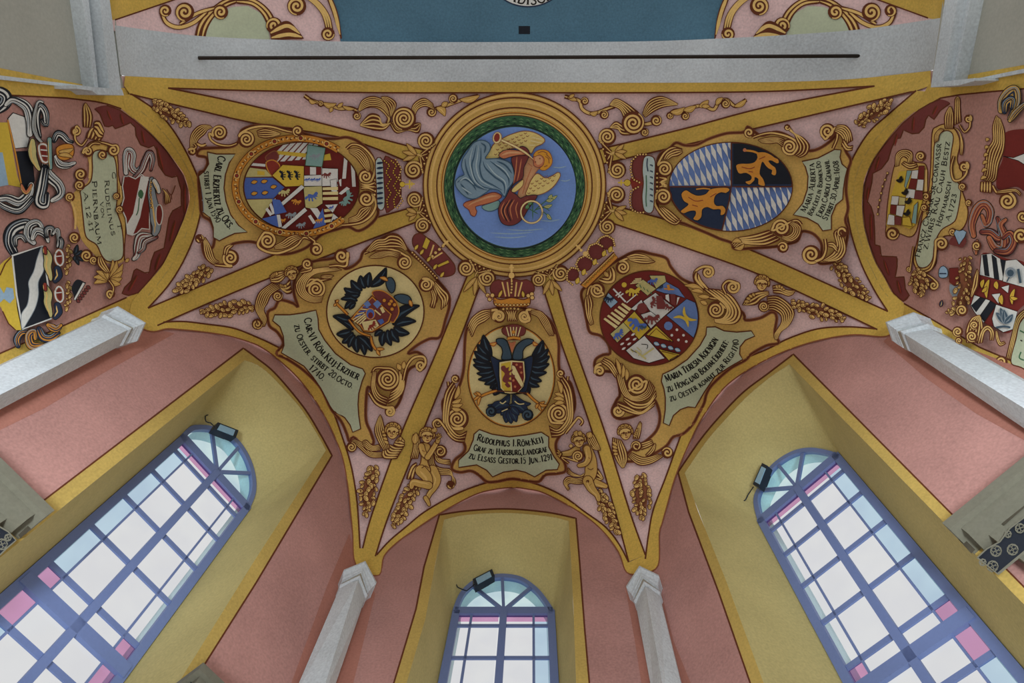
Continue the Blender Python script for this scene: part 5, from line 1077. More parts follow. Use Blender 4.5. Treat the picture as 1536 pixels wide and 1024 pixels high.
A = T_.art('breast_shield').at(680,500,K8); A.fill([(585,365),(660,350),(745,340),(820,345),(910,355),(925,560),(900,680),(830,760),(735,775),(660,765),(600,700),(585,540)], 'cream', False, 'ink', 1.4); A.fill([(755,365),(890,370),(905,560),(885,680),(820,745),(755,755),(738,560)], 'crim', False); A.fill([(610,385),(735,360),(735,745),(670,750),(620,690)], 'yel', False)
A.fill([(750,400),(790,420),(900,640),(870,690),(745,500)], 'cream', False, 'br', .8); beast(A, 680, 540, 190, -1.3, 'maroon'); 
for x, y in ((810,400),(860,430),(870,500),(770,600),(790,680)): A.disc(x,y,16,'skinr')
A.done()
A = T_.art('claws').at(680,500,K8)
A.strand([(560,730),(470,755),(360,800),(330,830)], 3, 1, col='org')
for t in ((260,770),(290,750),(260,860),(320,920)): A.leaf((350,810), t, 34, .1, 'org')
A.strand([(940,760),(1020,840),(1110,910)], 3, 1, col='org')
for t in ((1170,870),(1200,920),(1130,990),(1060,960)): A.leaf((1090,900), t, 34, .1, 'org')
A.line([(560,735),(750,745),(940,765)], 1.5, 'br'); A.done()
A = T_.art('small_crown').at(680,400,K8); A.fill([(620,800),(690,750),(770,735),(860,750),(925,795),(905,870),(850,890),(850,930),(700,930),(690,890),(640,860)], 'maroon', line='br')
for x in (680,730,770,810,860): A.line([(770+(x-770)*.6,900),(x,770)], 1.6, 'cream')
A.fill([(690,900),(770,885),(860,900),(860,940),(770,925),(690,940)], 'org', False, 'br', 1); A.disc(770,835,24,'org'); A.done()
A = scr().at(680,400,K8); A.vol(585,635,75,2,150,[(200,800),(260,690),(360,590),(480,560),(560,560)], 3.6); A.comb([(180,760),(240,650),(360,560),(480,545)], [(240,900),(300,760),(400,700),(470,640)], 5); A.done()
A = scr().at(680,400,K8); A.vol(910,635,75,2,30,[(1290,870),(1220,720),(1120,600),(1020,555),(940,560)], 3.6); A.comb([(1000,555),(1120,570),(1220,680),(1290,880)], [(990,600),(1080,640),(1130,720),(1230,880)], 5); A.done()
A = T_.art('clasp').at(680,400,K8); beads(A, [(640,540),(740,530),(830,540)], 5, 1.8); A.comb([(660,560),(700,620),(690,690)], [(820,560),(790,620),(820,690)], 5); A.done()
A = T_.art('crown').at(680,400,K8)
A.fill([(470,290),(500,200),(580,165),(640,180),(750,150),(860,175),(940,165),(1020,220),(1035,310),(960,360),(900,390),(580,390),(500,350)], 'maroon', line='br')
for x0, x1 in ((625,670),(690,715),(810,790),(880,830)): A.line([(x0,195),(x1,380)], 2.2, 'gl')
beads(A, [(748,180),(748,230),(748,280),(740,330)], 5, 1.6); A.leaf((580,390),(625,300),34,0,'yel'); A.leaf((900,390),(885,310),34,0,'yel')
A.fill([(520,390),(600,420),(750,395),(900,420),(980,390),(960,500),(750,515),(540,500)], 'org', line='br'); beads(A, [(545,480),(750,492),(960,480)], 10, 1.6)
for x, y in ((440,365),(465,415),(500,365),(960,370),(1005,350),(1010,395)): A.disc(x,y,34,'br'); A.disc(x,y,24,'gl')
A.line([(440,370),(540,440)], 2, 'brl'); A.disc(745,110,50,'br'); A.disc(745,110,40,'gl'); A.line([(745,70),(745,-30)], 3.4, 'gl'); A.line([(715,10),(775,10)], 2.6, 'gl'); A.line([(745,150),(745,200)], 2, 'gl'); A.done()
def sideScroll(cx, cy, m, name='scroll_ornament'):
    X = lambda p: [(cx+m*a, cy+b) for a, b in p]
    A = scr(name); A.vol(cx, cy, 16, 3, 60 if m > 0 else 120, X([(-14,-56),(-12,-30),(-18,-8),(-14,12)]), 3.0)
    A.comb(X([(-6,-58),(-18,-40),(-22,-10),(-20,14),(-6,32),(10,36)]), X([(-2,-44),(-8,-28),(-12,-10),(-12,8),(2,24),(14,18)]), 3)
    for b, t in (((-8,-24),(6,-30)), ((-8,-20),(8,-22)), ((-8,-16),(6,-14))): A.leaf(*X([b, t]), 6, .1)
    A.leaf(*X([(-4,-30),(2,-50)]), 6, .1); A.vol(*X([(-3,-60)])[0], 5.5, 1.4, 60)
    if m > 0: A.strand(X([(-14,20),(-28,2),(-36,6),(-34,14)]), 2.6)
    else: A.strand(X([(-10,30),(-24,12),(-30,6),(-36,12),(-32,18)]), 2.6)
    A.done()
sideScroll(686,628,1); sideScroll(838,620,-1)
# ================================================================== cherubs, putti and hanging bunches on the vault
def face(A, x, y, r, look=0.0, tilt=0.0, hair=1):
    "a painted child's head: curls, cheeks, eyes, nose, mouth"
    c, s_ = cos(tilt), sin(tilt); P = lambda a, b: (x+r*(a*c-b*s_), y+r*(a*s_+b*c))
    A.fill([P(-1.05,.1),P(-1.0,-.6),P(-.5,-1.1),P(.2,-1.18),P(.85,-.85),P(1.1,-.2),P(1.0,.35),P(.5,.2),P(-.6,.3)], 'gm', line='br', w=1.4)
    A.fill([P(-.72,-.35),P(0,-.62),P(.7,-.35),P(.78,.2),P(.42,.8),P(0,.98),P(-.42,.8),P(-.78,.2)], 'gl', line='br', w=1.2)
    for k in range(9):
        t = -2.9+k*.62 if hair else 0; q = P(.88*cos(t-.1), -.15+.85*sin(t)) if sin(t) < .35 else P(.95*cos(t), .2); A._rib(ell(*A.tr([q])[0], r*A.T[2]*.2, r*A.T[2]*.16, t, 7, 0, 4.6), 1.1, 'br')
    for e in (-.32+look, .32+look):
        A._rib(A.tr([P(e-.16,-.02),P(e,-.1),P(e+.16,-.02)]), 1.1, 'br'); A.disc(*P(e,.04), r*.1, 'br')
    A._rib(A.tr([P(look*1.2,.05),P(look*1.2-.08,.34),P(look*1.2+.1,.36)]), .9, 'brl'); A._rib(A.tr([P(look-.2,.58),P(look,.64),P(look+.2,.57)]), 1.1, 'cred')
    for e in (-.45, .45): A.disc(*P(e+look*.5,.32), r*.16, 'gm')
def cherub(px, org, k, label, hd, combs, vols, leaves=()):
    T = Thing('cherub', VAULT, px, label, 'cherub', 'winged cherub heads beside the cartouches', z=.012)
    A = T.art('tail_scroll').at(*org, k)
    for P, Q, n in combs['tail']: A.comb(P, Q, n)
    for v in vols: A.vol(*v)
    A.done()
    for P, Q, n in combs['wing']:
        A = T.art('wing').at(*org, k); A.comb(P, Q, n, .62)
        a = arc(cr(P), 9); 
        for q in a[1:5]: A.leaf(tuple(q), tuple(q+(arc(cr(Q), 9)[4]-q)*.35), 34, 0)
        A.done()
    A = T.art('head').at(*org, k); face(A, *hd); A.done()
cherub((590,655), (520,600), K8, 'cherub head with raised wing above the bunch hanging left of the middle window', (590,400,100,-.12,.12),
    dict(tail=[([(480,730),(300,725),(160,610),(60,520)],[(480,660),(330,660),(230,560),(100,500)],4), ([(440,560),(330,580),(250,510),(205,530)],[(430,640),(330,650),(260,630),(210,570)],4), ([(460,640),(470,740),(640,745)],[(560,570),(640,600),(725,600)],5)],
         wing=[([(550,610),(500,430),(455,250),(432,185)],[(470,640),(400,520),(358,380),(410,220)],5), ([(640,500),(690,470),(738,520)],[(600,570),(660,600),(735,590)],3)]), [(62,600,58,1.8,-90)])
cherub((940,655), (830,620), K8, 'cherub head with drooping wing above the bunch hanging right of the middle window', (920,245,95,.14,-.12),
    dict(tail=[([(960,550),(1090,655),(1250,640),(1420,540)],[(1000,500),(1140,560),(1260,545),(1330,520)],4), ([(1110,380),(1180,360),(1255,335)],[(1130,460),(1210,430),(1280,390)],3), ([(1180,530),(1240,470),(1300,380)],[(1230,540),(1290,480),(1310,400)],2)],
         wing=[([(760,310),(760,480),(820,620),(880,695)],[(870,345),(935,480),(945,590),(905,690)],5), ([(1020,320),(1050,230),(1108,100)],[(1095,325),(1115,250),(1130,130)],3)]), [(1062,415,62,2,160),(1460,500,66,1.5,-160)])
cherub((1145,440), (1090,390), K8, 'cherub head at the right end of the lower right cartouche', (450,300,95,.1,.1),
    dict(tail=[([(520,470),(650,460),(800,560),(865,680),(800,830),(700,910),(650,1010)],[(530,640),(600,640),(690,700),(700,800),(640,900),(605,960),(620,1015)],6)],
         wing=[([(205,572),(280,450),(400,410),(530,400)],[(260,575),(380,565),(440,500),(540,440)],3), ([(590,330),(680,320),(760,380),(880,390)],[(600,420),(700,430),(790,460),(850,435)],3)]), [(475,592,64,2.2,-20)])
cherub((435,415), (280,380), K8, 'cherub head at the left end of the lower left cartouche', (1345,260,85,0,-.2),
    dict(tail=[([(1090,380),(930,500),(875,680),(920,800),(960,870),(920,940)],[(1230,430),(1090,520),(1030,640),(985,720),(1025,830),(1000,930)],6)],
         wing=[([(1065,290),(1120,245),(1240,225)],[(1080,365),(1180,375),(1260,300)],4), ([(1175,390),(1260,400),(1320,330)],[(1200,440),(1285,515),(1345,500)],3)]), [(1165,545,60,2,-20),(905,905,62,1.7,0)])
# ---- the two putti beside the middle cartouche
T_ = Thing('putto', VAULT, (640,690), 'winged putto sitting left of the middle cartouche, blowing with raised hands', 'putto', 'putti beside the middle cartouche', z=.012)
A = T_.art('scroll_drape').at(520,600,K8); A.comb([(1050,740),(1060,880),(1180,950),(1330,960),(1395,1030),(1390,1090)], [(1110,690),(1130,820),(1220,870),(1320,880),(1350,940),(1345,1060)], 4); A.comb([(1120,690),(1160,790),(1330,830)], [(1180,740),(1230,760),(1320,760)], 3); A.vol(1200,655,76,2.2,120); A.vol(1330,1085,46,1.4,0); A.vol(1165,290,54,1.4,-30); A.done()
A = T_.art('wing').at(520,600,K8); A.comb([(850,440),(855,600),(818,745)], [(935,450),(935,600),(910,745)], 4); A.leaf((870,560),(890,420),80,0); A.comb([(890,800),(825,850),(765,1005)], [(900,860),(870,930),(855,1010)], 2); A.done()
A = T_.art('body').at(520,600,K8)
A.limb([(1100,900),(1150,1010),(1120,1110),(1060,1200),(1030,1260)], [130,110,90,60,50]); A.limb([(1010,1250),(1045,1310),(1055,1340)], [50,48,30])
A.fill([(935,560),(1000,540),(1070,580),(1050,690),(1040,790),(1075,900),(1020,960),(900,900),(945,800),(955,690)], 'gm', line='br', w=1.6)
A.limb([(950,900),(1030,990),(1050,1090)], [140,125,90]); A.limb([(1050,1090),(940,1070),(850,1050),(830,1110)], [95,85,80,50])
A.limb([(955,590),(985,680),(1035,730)], [75,70,60]); A.limb([(1035,730),(1095,640),(1165,520)], [65,58,45]); A.limb([(1165,530),(1175,470)], [48,36])
for d in ((1150,445),(1175,430),(1200,440),(1210,465)): A.limb([(1175,490), d], [20,14], o=.8, hl=None)
A.line([(960,870),(1010,840),(1050,870)], 1.2, 'br'); A.line([(965,640),(1000,660)], 1.0, 'brl'); A.done()
A = T_.art('head').at(520,600,K8); face(A, 1030, 455, 95, .12, .1); A.leaf((1090,400),(1140,340),60,.2); A.done()
T_ = Thing('putto', VAULT, (880,690), 'winged putto standing right of the middle cartouche, holding its scroll', 'putto', 'putti beside the middle cartouche', z=.012)
A = T_.art('scroll_drape').at(830,620,K8); A.comb([(420,700),(390,800),(250,760),(190,690)], [(410,760),(340,800),(250,800),(175,760)], 3); A.comb([(420,790),(300,830),(180,810),(130,880),(185,985)], [(390,900),(280,900),(210,890),(180,920),(210,960)], 4); A.comb([(510,780),(560,700),(640,830)], [(510,850),(560,860),(620,850)], 3); A.done()
A = T_.art('wing').at(830,620,K8); A.comb([(430,260),(500,250),(560,360),(605,465)], [(435,330),(460,410),(500,450),(560,470)], 5); A.leaf((445,310),(480,240),80,0); A.done()
A = T_.art('body').at(830,620,K8)
A.limb([(470,860),(580,900),(670,930)], [110,80,50]); A.limb([(430,450),(480,590),(480,760),(440,850)], [110,130,150,120], hl=None)
A.limb([(440,860),(490,960),(560,1040),(580,1100)], [125,105,70,50]); A.limb([(300,460),(210,505),(90,520)], [85,70,45]); A.limb([(90,520),(70,490)], [40,26])
A.limb([(430,450),(450,560),(410,640),(330,665)], [80,75,60,45]); A.line([(440,700),(480,720),(510,700)], 1.1, 'br'); A.line([(450,560),(470,580)], 1, 'brl')
for d in ((60,470),(50,500),(60,540),(75,555)): A.limb([(95,515), d], [18,13], o=.8, hl=None)
A.vol(315,545,68,2.2,90,[(200,640),(110,560)]); A.disc(225,415,30,'br'); A.disc(225,415,22,'gl'); A.done()
A = T_.art('head').at(830,620,K8); face(A, 325, 345, 90, .1, -.1); A.leaf((290,290),(300,220),70,0); A.leaf((330,280),(350,225),60,0); A.done()
# ---- bunches of leaves and fruit in the corners of the fields
for i, (p, wd, n, lb) in enumerate((([(231,154),(252,167),(285,187)],22,20,'gold bunch of leaves in the corner below the left impost cornice'), ([(312,402),(290,420),(262,437)],22,20,'gold bunch of leaves below the upper left cartouche'), ([(378,460),(340,464),(300,468)],20,22,'gold bunch of leaves left of the lower left cartouche'),
     ([(558,700),(554,730),(548,774)],26,22,'gold bunch hanging below the cherub left of the middle window'), ([(624,729),(608,755),(589,791)],22,22,'gold bunch at the feet of the left putto'), ([(898,738),(910,764),(927,800)],18,22,'gold bunch at the feet of the right putto'),
     ([(962,713),(962,742),(963,779)],28,22,'gold bunch hanging below the cherub right of the middle window'), ([(1188,456),(1225,466),(1268,479)],22,22,'gold bunch of leaves right of the cherub at the lower right cartouche'), ([(1252,394),(1272,420),(1305,449)],24,22,'gold bunch of leaves below the upper right cartouche'), ([(1287,187),(1306,172),(1338,150)],22,20,'gold bunch of leaves in the corner below the right impost cornice'))):
    A = Art(VAULT, .012, 'leaf_bunch'); A.line([p[0], p[-1]], 3, 'brl'); A.bunch(p, wd, n+12, i, 2.7); tag(A.done(), lb, 'bunch of leaves', 'painted bunches in the corners of the vault fields')
# ---- scrolled frames of the nave vault
for m, nm in ((0, 'left'), (1, 'right')):
    X = lambda p: [(1584-x, y) if m else (x, y) for x, y in p]; V_ = lambda x, y, r, t, a: ((1584-x, y, r, -t, 180-a) if m else (x, y, r, t, a))
    T_ = Thing('scroll_cartouche', NAVE, X([(354,30)])[0], 'gold scroll frame round a grey-green oval on the nave vault at the top %s' % nm, 'scroll cartouche', 'scroll cartouches of the nave vault', z=.008)
    A = T_.art('oval_field'); A.raw(X([(304,62),(308,44),(316,30),(330,17),(350,10),(372,9),(392,20),(402,40),(406,66)]), 'green'); A.done()
    A = T_.art('frame')
    A.comb(X([(292,60),(297,38),(310,20),(332,2),(352,-6)]), X([(306,62),(311,42),(322,24),(340,10),(356,4)]), 2); A.comb(X([(352,-6),(380,-2),(404,16),(418,44)]), X([(356,5),(378,8),(394,22),(404,44)]), 2)
    A.strand(X([(242,18),(250,34),(268,41),(290,34),(310,18)]), 5); A.strand(X([(270,36),(296,20),(322,12)]), 4)
    for v in ((248,16,8,1.4,60),(277,18,13,1.8,90),(331,18,10,1.6,60),(411,38,11,1.7,160),(445,9,13,1.9,90)): A.vol(*V_(*v))
    A.comb(X([(432,-10),(460,-2),(482,20),(490,50)]), X([(455,-12),(478,2),(494,24),(500,52)]), 3); A.comb(X([(405,46),(430,32),(448,48)]), X([(408,60),(436,58),(455,58)]), 2); A.vol(*V_(492,51,9,1.6,0))
    A.comb(X([(488,-10),(498,16),(508,46)]), X([(494,-10),(506,20),(512,58)]), 1)
    A.done()
# ================================================================== painted side walls
def curtain(surf, poly, folds, label):
    T = Thing('painted_curtain', surf, poly[0], label, 'curtain', 'painted curtains along the wall arches', z=.003)
    A = T.art('drapery'); A.raw(cr(poly, True, 4), 'maroon'); A.done(); A = T.art('folds')
    A._rib(res(poly, 5), 1.8, 'br')
    for q in folds: A.line(q, 3.2, 'br', taper=(.2,.2)); A.line([(a+2,b+1) for a, b in q], 2, 'cred', taper=(.2,.2))
    A.done()
curtain(W_EA, [(142,163),(150,171),(157,189),(163,190),(169,188),(173,193),(184,189),(196,184),(203,191),(204,203),(211,217),(223,221.5),(231,218),(235,225),(238,248),(248,262.5),(258,266),(266,264),(272,285),(272,309),(259,316),(253.5,327),(249,355),(246,372),(232,378),(227,391),(224,408),(217,409),(205,403),(201,406),(197,421),(187,431),(183,440),(193,443),(207,439),(225,419),(245,394),(262,359),(275,329),(283,303),(282,285),(275,263),(263,245),(245,221),(223,199),(201,180),(180,165),(160,158)],
    [[(160,165),(166,180)], [(180,170),(184,186)], [(212,195),(216,215)], [(235,220),(244,255)], [(276,275),(276,320)], [(262,330),(254,362)], [(240,380),(232,405)], [(205,412),(192,436)]], 'dark red painted curtain along the arch of the left wall')
curtain(W_DF, [(1425,155),(1410,166),(1401,179),(1392.5,173),(1388.6,179),(1386,191),(1378,199.6),(1368,200.5),(1358,196),(1355,195),(1350.5,207),(1343,208),(1337,223),(1332,240),(1322,253),(1309,260),(1307.6,274),(1301,302),(1306.6,310),(1310.5,323),(1311.5,340),(1312.5,367),(1320,369),(1321,379),(1322,384),(1344.7,385),(1345.7,399),(1342.7,416),(1356,415),(1358,433),(1364,443),(1355,452),(1341,440),(1328,416),(1315,394),(1305,367),(1298,340),(1295,310),(1296,289),(1299,267),(1311,240),(1321,225),(1339,202),(1354,185),(1378,165),(1395,155),(1410,149)],
    [[(1405,158),(1398,172)], [(1370,175),(1368,196)], [(1345,200),(1340,218)], [(1318,235),(1312,255)], [(1302,280),(1299,300)], [(1305,320),(1306,360)], [(1325,390),(1332,412)], [(1345,420),(1350,440)]], 'dark red painted curtain along the arch of the right wall')
# ---- left wall: inscription cartouche
KT = 180/1536.0
T_ = Thing('inscription_cartouche', W_EA, (155,300), 'tall gold-framed inscription cartouche on the left wall with a gilt shell at its foot', 'cartouche', 'inscription cartouches of the side walls', z=.004)
A = T_.art('frame').at(100,150,KT); A.raw(cr(A.tr([(250,600),(300,540),(420,520),(560,580),(640,680),(660,820),(670,1000),(740,1250),(690,1350),(760,1500),(740,1900),(740,2050),(600,2100),(430,2050),(330,1950),(200,1800),(150,1650),(90,1500),(60,1280),(30,1250),(130,1150),(180,1100),(270,1050),(300,900),(270,750)]), True), 'goldf'); A._rib(cr(A.tr([(250,600),(300,540),(420,520),(560,580),(640,680),(660,820),(670,1000),(740,1250),(690,1350),(760,1500),(740,1900),(740,2050)]), False), 1.8, 'br')
A.done()
A = T_.art('inscription_panel').at(100,150,KT); A.fill([(330,700),(400,640),(520,660),(610,740),(640,900),(650,1200),(640,1400),(700,1600),(725,1800),(720,2000),(640,2060),(520,2060),(450,1990),(380,1850),(250,1750),(210,1500),(185,1250),(180,1150),(300,1050),(330,900)], 'green', line='br', w=1.8); A.done()
A = T_.art('lettering'); A.text('Rudelinus', [(157,270),(159,300),(163,330),(168,355)], 6.5); A.text('Von', [(150,303),(153,328)], 5); A.text('Piernbaum', [(138,271),(140,300),(142,335),(147,368)], 7); A.text('A.1241', [(125,288),(129,315),(135,350)], 6); A.text('C.', [(168,258),(170,275)], 5); A.text('T.', [(176,335),(178,350)], 5); A.done()
A = T_.art('scrollwork').at(100,150,KT)
A.comb([(215,340),(210,200),(215,80),(240,40)], [(310,350),(330,220),(300,120),(250,45)], 3); A.vol(120,400,60,1.6,-90,[(260,500),(190,580),(110,500)]); A.comb([(250,480),(280,400),(330,360)], [(430,520),(470,440),(420,330)], 4); A.comb([(360,280),(420,270),(480,400)], [(350,400),(400,480),(450,480)], 3); A.vol(600,640,70,1.6,-60,[(440,540),(520,560),(580,580)]); A.vol(270,660,60,1.6,160,[(430,560),(330,560)]); A.vol(460,700,50,1.4,60)
for x, y, r in ((180,950,70),(165,1090,60),(40,1240,55),(100,1760,65),(255,1990,70),(640,1230,40),(680,1400,45),(345,2050,50)): A.vol(x, y, r, 1.7, 60)
A.line([(300,760),(300,900),(290,1000)], 3, 'gl'); A.line([(60,1300),(110,1450),(110,1650)], 3, 'gl'); A.line([(690,1100),(700,1250)], 2, 'gl'); A.done()
A = T_.art('shell').at(100,350,KT)
for t in ((350,640),(345,560),(380,480),(430,400),(590,340),(640,350),(720,390),(715,480),(710,570),(690,650)): A.leaf((545,600), t, 70, .1)
A.comb([(400,300),(400,400),(500,500)], [(450,300),(520,420),(560,500)], 3); A.vol(560,770,52,1.4,90,[(540,600),(600,700)]); A.leaf((760,330),(790,360),60,0); A.done()
# ---- left wall: small red shield
def mantle(A, curls, cols=('blk','white')):
    "feathery mantling: dark curls streaked with light"
    for i, (p, w) in enumerate(curls):
        w *= 1.2; A.limb(p, [w*.6,w*1.1,w*.9,w*.35], cols[i % len(cols)], 'ink', 1.2, None); q = arc(cr(p, False, 20), 16); d = np.gradient(q, axis=0); d /= np.hypot(d[:, 0], d[:, 1])[:, None]; n = np.stack([-d[:, 1], d[:, 0]], 1)
        for o, c, lw in ((.24, cols[(i+1) % len(cols)], .2), (-.1, cols[(i+1) % len(cols)], .1), (-.32, 'gry', .12)): A.line([tuple(v) for v in q+n*w*o], w*lw*A.T[2], c, taper=(.2,.2))
T_ = Thing('coat_of_arms', W_EA, (215,300), 'small dark red shield with a white bend on the left wall beside the curtain', 'coat of arms', 'coats of arms painted on the side walls', z=.005)
A = T_.art('mantling').at(100,250,KT); mantle(A, [([(760,80),(760,-100),(790,-200),(840,-150),(830,0),(900,60),(980,-30),(1000,-120)],70), ([(860,150),(960,40),(1000,-60),(1060,-180),(1100,-100),(1080,40)],60), ([(1090,900),(960,900),(920,1000),(900,1130),(860,1180)],90), ([(1150,900),(1010,960),(980,1050),(920,1100)],50)], ('white','maroon')); A.done()
A = T_.art('shield').at(100,250,KT); A.fill([(735,125),(800,120),(880,155),(960,100),(1060,180),(1070,400),(1060,700),(1060,800),(960,790),(900,850),(840,875),(780,860),(760,660),(700,520),(735,400),(715,250)], 'crim', False, 'white', 1.6); A.fill([(950,120),(1055,130),(1000,380),(970,500),(940,650),(850,870),(780,860),(770,740),(850,600),(880,450),(920,260)], 'white', False); A.fill([(915,330),(950,290),(985,340),(960,410),(920,380)], 'grn'); A.line([(930,400),(915,560),(890,620)], 1.6, 'grn'); A.done()
A = T_.art('helmet').at(100,250,KT); A.limb([(1090,160),(1090,350),(1120,520),(1150,760),(1130,850)], [50,90,110,130,70], 'gry', 'ink'); A.fill([(1150,520),(1200,490),(1230,600),(1200,740),(1150,700)], 'crim', line='white', w=1.6); beads(A, [(1080,200),(1075,400),(1085,520)], 7, 1.2); A.limb([(1120,180),(1160,260),(1180,320)], [50,60,40], 'white', 'ink'); A.comb([(1220,280),(1260,340),(1260,480)], [(1250,300),(1310,370),(1330,450)], 3); A.line([(1280,290),(1340,360),(1390,240)], 1.6, 'br'); A.line([(1340,360),(1345,420)], 1.6, 'br'); A.done()
# ---- left wall: upper large arms
KL = 150/1536.0
T_ = Thing('coat_of_arms', W_EA, (30,230), 'large shield striped yellow, black and white at the upper left edge', 'coat of arms', 'coats of arms painted on the side walls', z=.005)
A = T_.art('shield').at(0,125,KL); A.raw(A.tr([(-300,600),(120,600),(260,1400),(330,1600),(140,1560),(-300,1600)]), 'yel'); A.fill([(120,540),(200,450),(400,520),(490,700),(420,980),(230,1000),(180,780)], 'white', False, 'ink', 1.4); A.fill([(230,1050),(430,1040),(500,1200),(530,1500),(430,1640),(330,1600),(280,1300)], 'blk', False, 'ink', 1); A.fill([(-300,1060),(40,1060),(130,1560),(-300,1640)], 'lbl', False); A.line([(120,560),(240,1080),(330,1560)], 2.2, 'org', False); A.done()
A = T_.art('mantling').at(0,125,KL); mantle(A, [([(-60,420),(60,320),(80,200),(-40,130),(-200,160)],150), ([(460,780),(470,560),(420,380),(310,290),(180,250),(90,330)],110), ([(600,820),(560,640),(560,460),(620,350),(700,460),(710,640),(650,560)],90), ([(640,900),(560,800),(520,600),(580,300),(660,290)],44), ([(620,1500),(700,1300),(700,1200)],80), ([(690,1200),(740,1400),(900,1560),(930,1700),(800,1800)],120), ([(690,1300),(640,1600),(600,1820),(700,1860),(720,1700)],130), ([(480,1560),(440,1700),(300,1820),(100,1760),(-100,1800)],110), ([(500,1760),(300,1950),(80,1900),(-100,1780)],80)]); A.limb([(330,1560),(400,1680),(480,1560)], [30,50,30], 'skinr', 'ink'); A.done()
A = T_.art('helmet').at(0,125,KL); A.limb([(500,880),(500,1100),(560,1250),(600,1320)], [60,120,90,40], 'ygreen', 'ink'); A.fill([(600,960),(660,930),(720,960),(740,1050),(740,1200),(660,1200),(610,1080)], 'crim', line='white', w=2.4); A.line([(620,1020),(740,1030)], 1.8, 'white'); A.line([(640,1110),(740,1120)], 1.8, 'white'); A.limb([(760,860),(770,1100),(780,1300)], [60,50,40], 'teal', 'ink'); A.done()
A = T_.art('crest').at(0,125,KL); mantle(A, [([(830,880),(880,780),(960,800),(1040,880),(1110,900)],80), ([(860,1130),(920,1240),(1040,1260),(1150,1220)],80)]); A.fill([(860,1000),(980,930),(1120,950),(1130,1100),(1020,1180),(900,1150)], 'org', line='br'); A.leaf((900,1050),(1130,1000),70,.1); A.leaf((900,1100),(1120,1140),60,-.1); A.done()
# ---- left wall: lower large arms
T_ = Thing('coat_of_arms', W_EA, (60,430), 'large black shield with a wavy white bend at the lower left edge', 'coat of arms', 'coats of arms painted on the side walls', z=.005)
A = T_.art('mantling').at(0,325,KL); mantle(A, [([(220,560),(150,400),(180,220),(300,130),(440,120),(420,300)],150), ([(520,400),(430,300),(450,140),(580,90),(660,200)],90), ([(240,440),(240,330),(330,300),(400,380)],60), ([(500,330),(560,220),(680,260),(740,380)],80), ([(720,300),(720,190),(800,180),(800,280)],60), ([(820,260),(880,200),(900,320),(880,460)],44), ([(930,330),(950,400),(930,500)],50)]); A.at(0,425,KL); mantle(A, [([(280,960),(260,860),(320,760),(420,740)],80), ([(660,960),(480,950),(440,800),(520,740),(540,850)],90), ([(600,700),(660,820),(780,840),(900,760)],100), ([(740,640),(860,700),(940,640)],80)], ('navy','org')); A.done()
A = T_.art('shield').at(0,325,KL); A.raw(A.tr([(-60,800),(60,680),(180,600),(260,1400),(330,1740),(230,1740),(100,1600),(20,1400),(-60,1300)]), 'yel'); A.raw(A.tr([(190,600),(650,450),(740,1000),(780,1560),(350,1720),(250,1200)]), 'blk'); A._rib(A.tr([(180,600),(650,445),(760,1200),(785,1565),(350,1725),(255,1200),(190,610)]), 2.6, 'white'); A.fill([(640,460),(660,600),(670,820),(590,1000),(590,1200),(540,1400),(430,1600),(340,1720),(330,1500),(420,1350),(450,1150),(440,1000),(520,830),(570,640)], 'white', line='gry', w=1); A.fill([(0,1080),(60,1180),(100,1080),(200,1100),(220,1250),(150,1330),(60,1260),(0,1320)], 'lbl', False); A._rib(A.tr([(0,900),(80,720),(180,610)]), 1.8, 'br'); A._rib(A.tr([(40,1450),(130,1640),(240,1740)]), 1.8, 'br'); A.done()
for y, nm in ((0, 'helmet'), (560, 'helmet')):
    A = T_.art(nm).at(0,325,KL); A.limb([(700,520+y),(740,640+y),(730,760+y),(770,900+y),(780,960+y)], [70,120,110,80,40], 'ygreen', 'ink'); A.fill([(850,580+y),(900,510+y),(960,560+y),(970,700+y),(920,750+y),(860,690+y)], 'crim', line='white', w=2.4); A.line([(860,610+y),(950,600+y)], 1.6, 'white'); A.limb([(880,800+y),(900,900+y),(850,980+y)], [90,110,70], 'navy', 'ink')
    A.bunch([(1030,440+y),(1060,600+y),(1050,720+y),(1015,880+y)], 80, 14, 3, 2.0); A.limb([(690,480+y),(700,560+y)], [50,40], 'cred', 'ink'); A.done()
A = T_.art('crest').at(0,325,KL)
for t, w in (((1190,430),70), ((1260,520),50), ((1280,680),50), ((1210,740),60), ((1150,680),50)): A.leaf((1150,600), t, w, 0, 'blk', 'ink', 'slate')
A.at(0,425,KL); A.fill([(1130,180),(1100,60),(1180,-60),(1300,-20),(1310,10),(1150,260)], 'blk'); A.fill([(1310,0),(1270,-20),(1130,240),(1160,260)], 'white', False, 'ink', 1)
for i in range(6): A.leaf((1180+i*30,250-i*42),(1225+i*32,290-i*42),46,0,'maroon','ink','maroon')
A.done()
# ---- right wall
T_ = Thing('inscription_cartouche', W_DF, (1405,300), 'tall gold-framed inscription cartouche on the right wall beside the chequered shield', 'cartouche', 'inscription cartouches of the side walls', z=.004)
A = T_.art('frame'); A.fill([(1398,200),(1405,190),(1420,186),(1434,196),(1440,215),(1436,240),(1444,260),(1440,275),(1448,300),(1452,320),(1446,340),(1430,352),(1414,356),(1405,380),(1404,395),(1395,406),(1380,410),(1372,398),(1370,385),(1376,360),(1384,320),(1392,290),(1396,250)], 'goldf', line='br', w=1.8); A.done()
A = T_.art('inscription_panel'); A.fill([(1402,215),(1410,200),(1422,196),(1430,205),(1426,235),(1427,265),(1438,275),(1441,290),(1435,325),(1428,335),(1412,345),(1402,365),(1399,388),(1390,400),(1378,400),(1373,385),(1376,370),(1382,335),(1392,320),(1398,280),(1400,245)], 'green', line='br', w=1.6); A.done()
